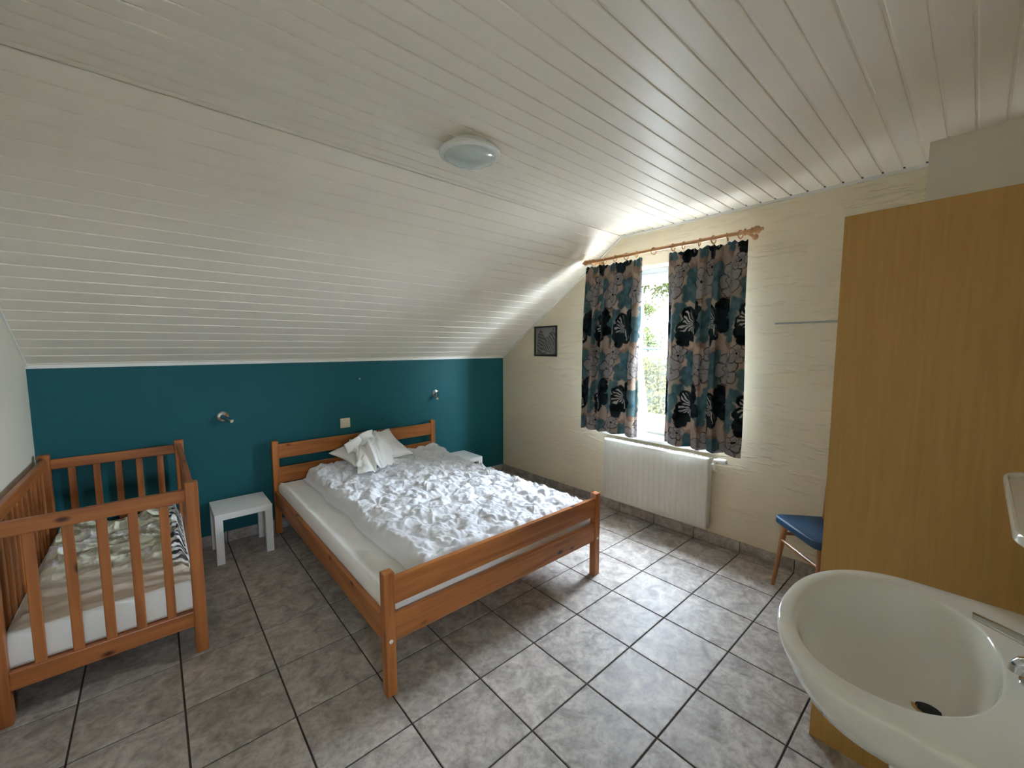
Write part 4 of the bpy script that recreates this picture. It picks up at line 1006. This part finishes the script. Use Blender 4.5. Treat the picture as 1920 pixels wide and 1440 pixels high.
rings.append(mixr(0.5, 0.8640)); rings.append(mixr(1.0, 0.8625))
for s_, z in ((1.02, 0.8605), (1.005, 0.8565), (0.99, 0.848), (0.965, 0.828), (0.925, 0.798), (0.85, 0.768), (0.72, 0.745), (0.54, 0.731), (0.34, 0.724), (0.15, 0.721)):
    rings.append([bm.verts.new((inner_pt(t_, s_)[0], inner_pt(t_, s_)[1] - 0.078*(1-s_), z)) for t_ in ths])
for a, b in zip(rings[:-1], rings[1:]):
    for k in range(NA): bm.faces.new((a[k], a[(k+1) % NA], b[(k+1) % NA], b[k]))
bm.faces.new(rings[0]); bm.faces.new(rings[-1]); smooth_sharp(bm_obj('bowl', bm, M['ceramic'], bas), 60)
bm = bmesh.new(); lathe(bm, [(0.024, 0.0), (0.026, 0.003), (0.020, 0.004), (0.018, 0.001), (0, 0.0005)], (0, 0.021, 0.721), (0, 0, 1), 28); dr = smooth_sharp(bm_obj('drain', bm, M['chrome'], bas))
lathe_obj('plug', [(0.017, 0.0), (0.017, 0.0045), (0.014, 0.006), (0, 0.0065)], M['dark_hole'], dr, (0, 0.021, 0.721), n=24)
bm = bmesh.new(); pr = []
for z, s_ in ((0.0, 1.18), (0.03, 1.12), (0.12, 0.98), (0.35, 0.92), (0.55, 0.97), (0.64, 1.05), (0.715, 1.12)):
    pr.append([bm.verts.new((0.092*s_*math.cos(t_)*(1 if abs(math.cos(t_)) < 2 else 1), -0.05 + (0.125*s_*math.sin(t_) if math.sin(t_) > 0 else 0.135*math.sin(t_)), z)) for t_ in np.linspace(0, 2*PI, 40, endpoint=False)])
for a, b in zip(pr[:-1], pr[1:]):
    for k in range(40): bm.faces.new((a[k], a[(k+1) % 40], b[(k+1) % 40], b[k]))
bm.faces.new(pr[0]); bm.faces.new(pr[-1]); smooth_sharp(bm_obj('pedestal', bm, M['ceramic'], bas), 50)
# ---- mixer tap
tap = root_at('mixer_tap', (SX, -0.118, 0.863), 'chrome single-lever mixer tap at the back of the washbasin', 'tap')
lathe_obj('body', [(0.030, 0), (0.030, 0.004), (0.024, 0.008), (0.022, 0.05), (0.021, 0.060), (0.023, 0.062), (0.022, 0.072), (0.012, 0.080), (0, 0.081)], M['chrome'], tap, n=32)
bm = bmesh.new(); tube(bm, [(0, 0.008, 0.034), (0, 0.018, 0.035), (0, 0.026, 0.032), (0, 0.031, 0.025), (0, 0.032, 0.014)], [0.015, 0.014, 0.013, 0.012, 0.012], 16); smooth_sharp(bm_obj('spout', bm, M['chrome'], tap))
bm = bmesh.new(); prs = []
for t_ in np.linspace(0, 1, 9):
    y = -0.005 + 0.098*t_; z = 0.068 + 0.026*t_; hw = 0.0165 - 0.006*t_; hh = 0.009 - 0.004*t_
    prs.append([bm.verts.new((hw*math.cos(a), y, z + hh*math.sin(a))) for a in np.linspace(0, 2*PI, 14, endpoint=False)])
for a, b in zip(prs[:-1], prs[1:]):
    for k in range(14): bm.faces.new((a[k], a[(k+1) % 14], b[(k+1) % 14], b[k]))
bm.faces.new(prs[0]); bm.faces.new(prs[-1]); smooth_sharp(bm_obj('lever', bm, M['chrome'], tap))
# ---- ceramic shelf on the wall over the basin
bm = bmesh.new(); ol = []
for sx in (1, -1):
    seq = [(SX+sx*0.290, YK)] + [(SX+sx*(0.200+0.090*math.cos(a)), -0.142+0.090*math.sin(a)) for a in np.linspace(0, PI/2, 12)]
    ol += seq if sx == 1 else seq[::-1]
cen = Vector((SX, YK+0.02)); lv = [(0.97, 1.186), (1.0, 1.189), (1.0, 1.198), (0.985, 1.202), (0.955, 1.202), (0.935, 1.196), (0.5, 1.194)]
rings = [[bm.verts.new((cen.x+(x-cen.x)*s_, (cen.y+(y-cen.y)*s_) if y > YK+1e-4 else YK, z)) for x, y in ol] for s_, z in lv]
for a, b in zip(rings[:-1], rings[1:]):
    for k in range(len(ol)): bm.faces.new((a[k], a[(k+1) % len(ol)], b[(k+1) % len(ol)], b[k]))
bm.faces.new(rings[0]); bm.faces.new(rings[-1]); shf = smooth_sharp(bm_obj('wall_shelf', bm, M['ceramic']), 40)
rebase(shf); tag(shf, 'rounded white ceramic wall shelf at the right edge above the washbasin', 'shelf')

# ================================================================== OUTSIDE
gr_ = box_obj('ground', (-14, -14, -0.5), (30, 30, -0.25), M['gravel']); tag(gr_, 'pale gravel yard outside the window', 'ground', kind='structure')
def leaves(n, sampler, size, rng):
    V, Fc = [], []
    for k in range(n):
        p, nrm = sampler(rng); a = rng.uniform(0, 2*PI); s = size*rng.uniform(0.6, 1.3)
        d = Vector((rng.gauss(0, 1), rng.gauss(0, 1), rng.gauss(0, 1)))*0.6 + Vector(nrm); d, u, v = frame_from(d)
        e = u*math.cos(a)+v*math.sin(a); f = d.cross(e); p = Vector(p); b = len(V)
        V += [p - e*s, p + f*s*0.45 + d*s*0.08, p + e*s, p - f*s*0.45 + d*s*0.08]; Fc.append((b, b+1, b+2, b+3))
    return [tuple(v) for v in V], Fc
rng = random.Random(3)
HX0, HX1, HY0, HY1, HZ = 6.55, 7.35, -3.0, 11.0, 1.27
hed = root_at('hedge', ((HX0+HX1)/2, 4.0, -0.25), 'clipped sunlit green hedge seen through the gap between the curtains', 'hedge'); w = W(hed)
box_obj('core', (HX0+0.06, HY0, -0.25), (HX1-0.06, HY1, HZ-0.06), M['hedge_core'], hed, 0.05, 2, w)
def hs_(r):
    if r.random() < 0.72: return ((HX0+r.uniform(-0.02, 0.05), r.uniform(HY0, HY1), r.uniform(-0.25, HZ)), (-1, 0, 0.3))
    return ((r.uniform(HX0, HX1), r.uniform(HY0, HY1), HZ+r.uniform(-0.05, 0.03)), (0, 0, 1))
v_, f_ = leaves(26000, hs_, 0.035, rng); me = bpy.data.meshes.new('foliage'); me.from_pydata(v_, [], f_); o = link('foliage', me, M['hedge'], hed, False, w); o['kind'] = 'stuff'
fen = root_at('garden_fence', (8.0, 4.0, -0.25), 'pale green metal garden fence just above the hedge outside', 'fence'); w = W(fen)
FZ_ = 1.445
tube_obj('rail', [(8.0, -4, FZ_), (8.0, 13, FZ_)], 0.028, M['fence'], fen, 10, w)
for k in range(8): tube_obj('post', [(8.0, -3.5+k*2.3, -0.25), (8.0, -3.5+k*2.3, FZ_+0.04)], 0.024, M['fence'], fen, 10, w)
def tree(loc, H, R, nl, label, seed):
    r_ = random.Random(seed); t = root_at('tree', loc, label, 'tree', 'trees beyond the fence')
    bm = bmesh.new(); tube(bm, [(0, 0, 0), (0.1, 0.05, H*0.35), (0.0, 0.1, H*0.7), (0.1, 0, H*0.95)], [0.16, 0.13, 0.08, 0.03], 10); bm_obj('trunk', bm, M['bark'], t)
    br = []
    for k in range(15):
        z = H*r_.uniform(0.25, 0.9); a = r_.uniform(0, 2*PI); L = R*r_.uniform(0.6, 1.0)
        p0 = Vector((0.05, 0.05, z)); p1 = p0 + Vector((math.cos(a)*L*0.5, math.sin(a)*L*0.5, 0.25*L)); p2 = p0 + Vector((math.cos(a)*L, math.sin(a)*L, 0.15*L))
        tb = bmesh.new(); tube(tb, [p0, p1, p2], [0.04, 0.025, 0.010], 6); bm_obj('branch', tb, M['bark'], t); br.append((p0, p1, p2))
    def smp(r):
        p0, p1, p2 = br[r.randrange(len(br))]; q = r.uniform(0.25, 1.05); p = p0*(1-q)**2 + p1*2*q*(1-q) + p2*q*q
        p = p + Vector((r.gauss(0, 1), r.gauss(0, 1), r.gauss(0, 0.6)))*0.20; return (p, (0, 0, 1))
    v_, f_ = leaves(nl, smp, 0.07, r_); me = bpy.data.meshes.new('foliage'); me.from_pydata(v_, [], f_); o = link('foliage', me, M['tree'], t, False); o['kind'] = 'stuff'
tree((10.4, 6.3, -0.25), 4.6, 1.9, 16000, 'leafy bright green tree directly behind the hedge gap', 4)
tree((12.5, 9.6, -0.25), 5.5, 2.2, 7000, 'leafy tree farther along the hedge towards the blue wall side', 9)
tree((11.5, 0.5, -0.25), 5.2, 2.0, 7000, 'leafy tree farther along the hedge towards the wardrobe side', 15)
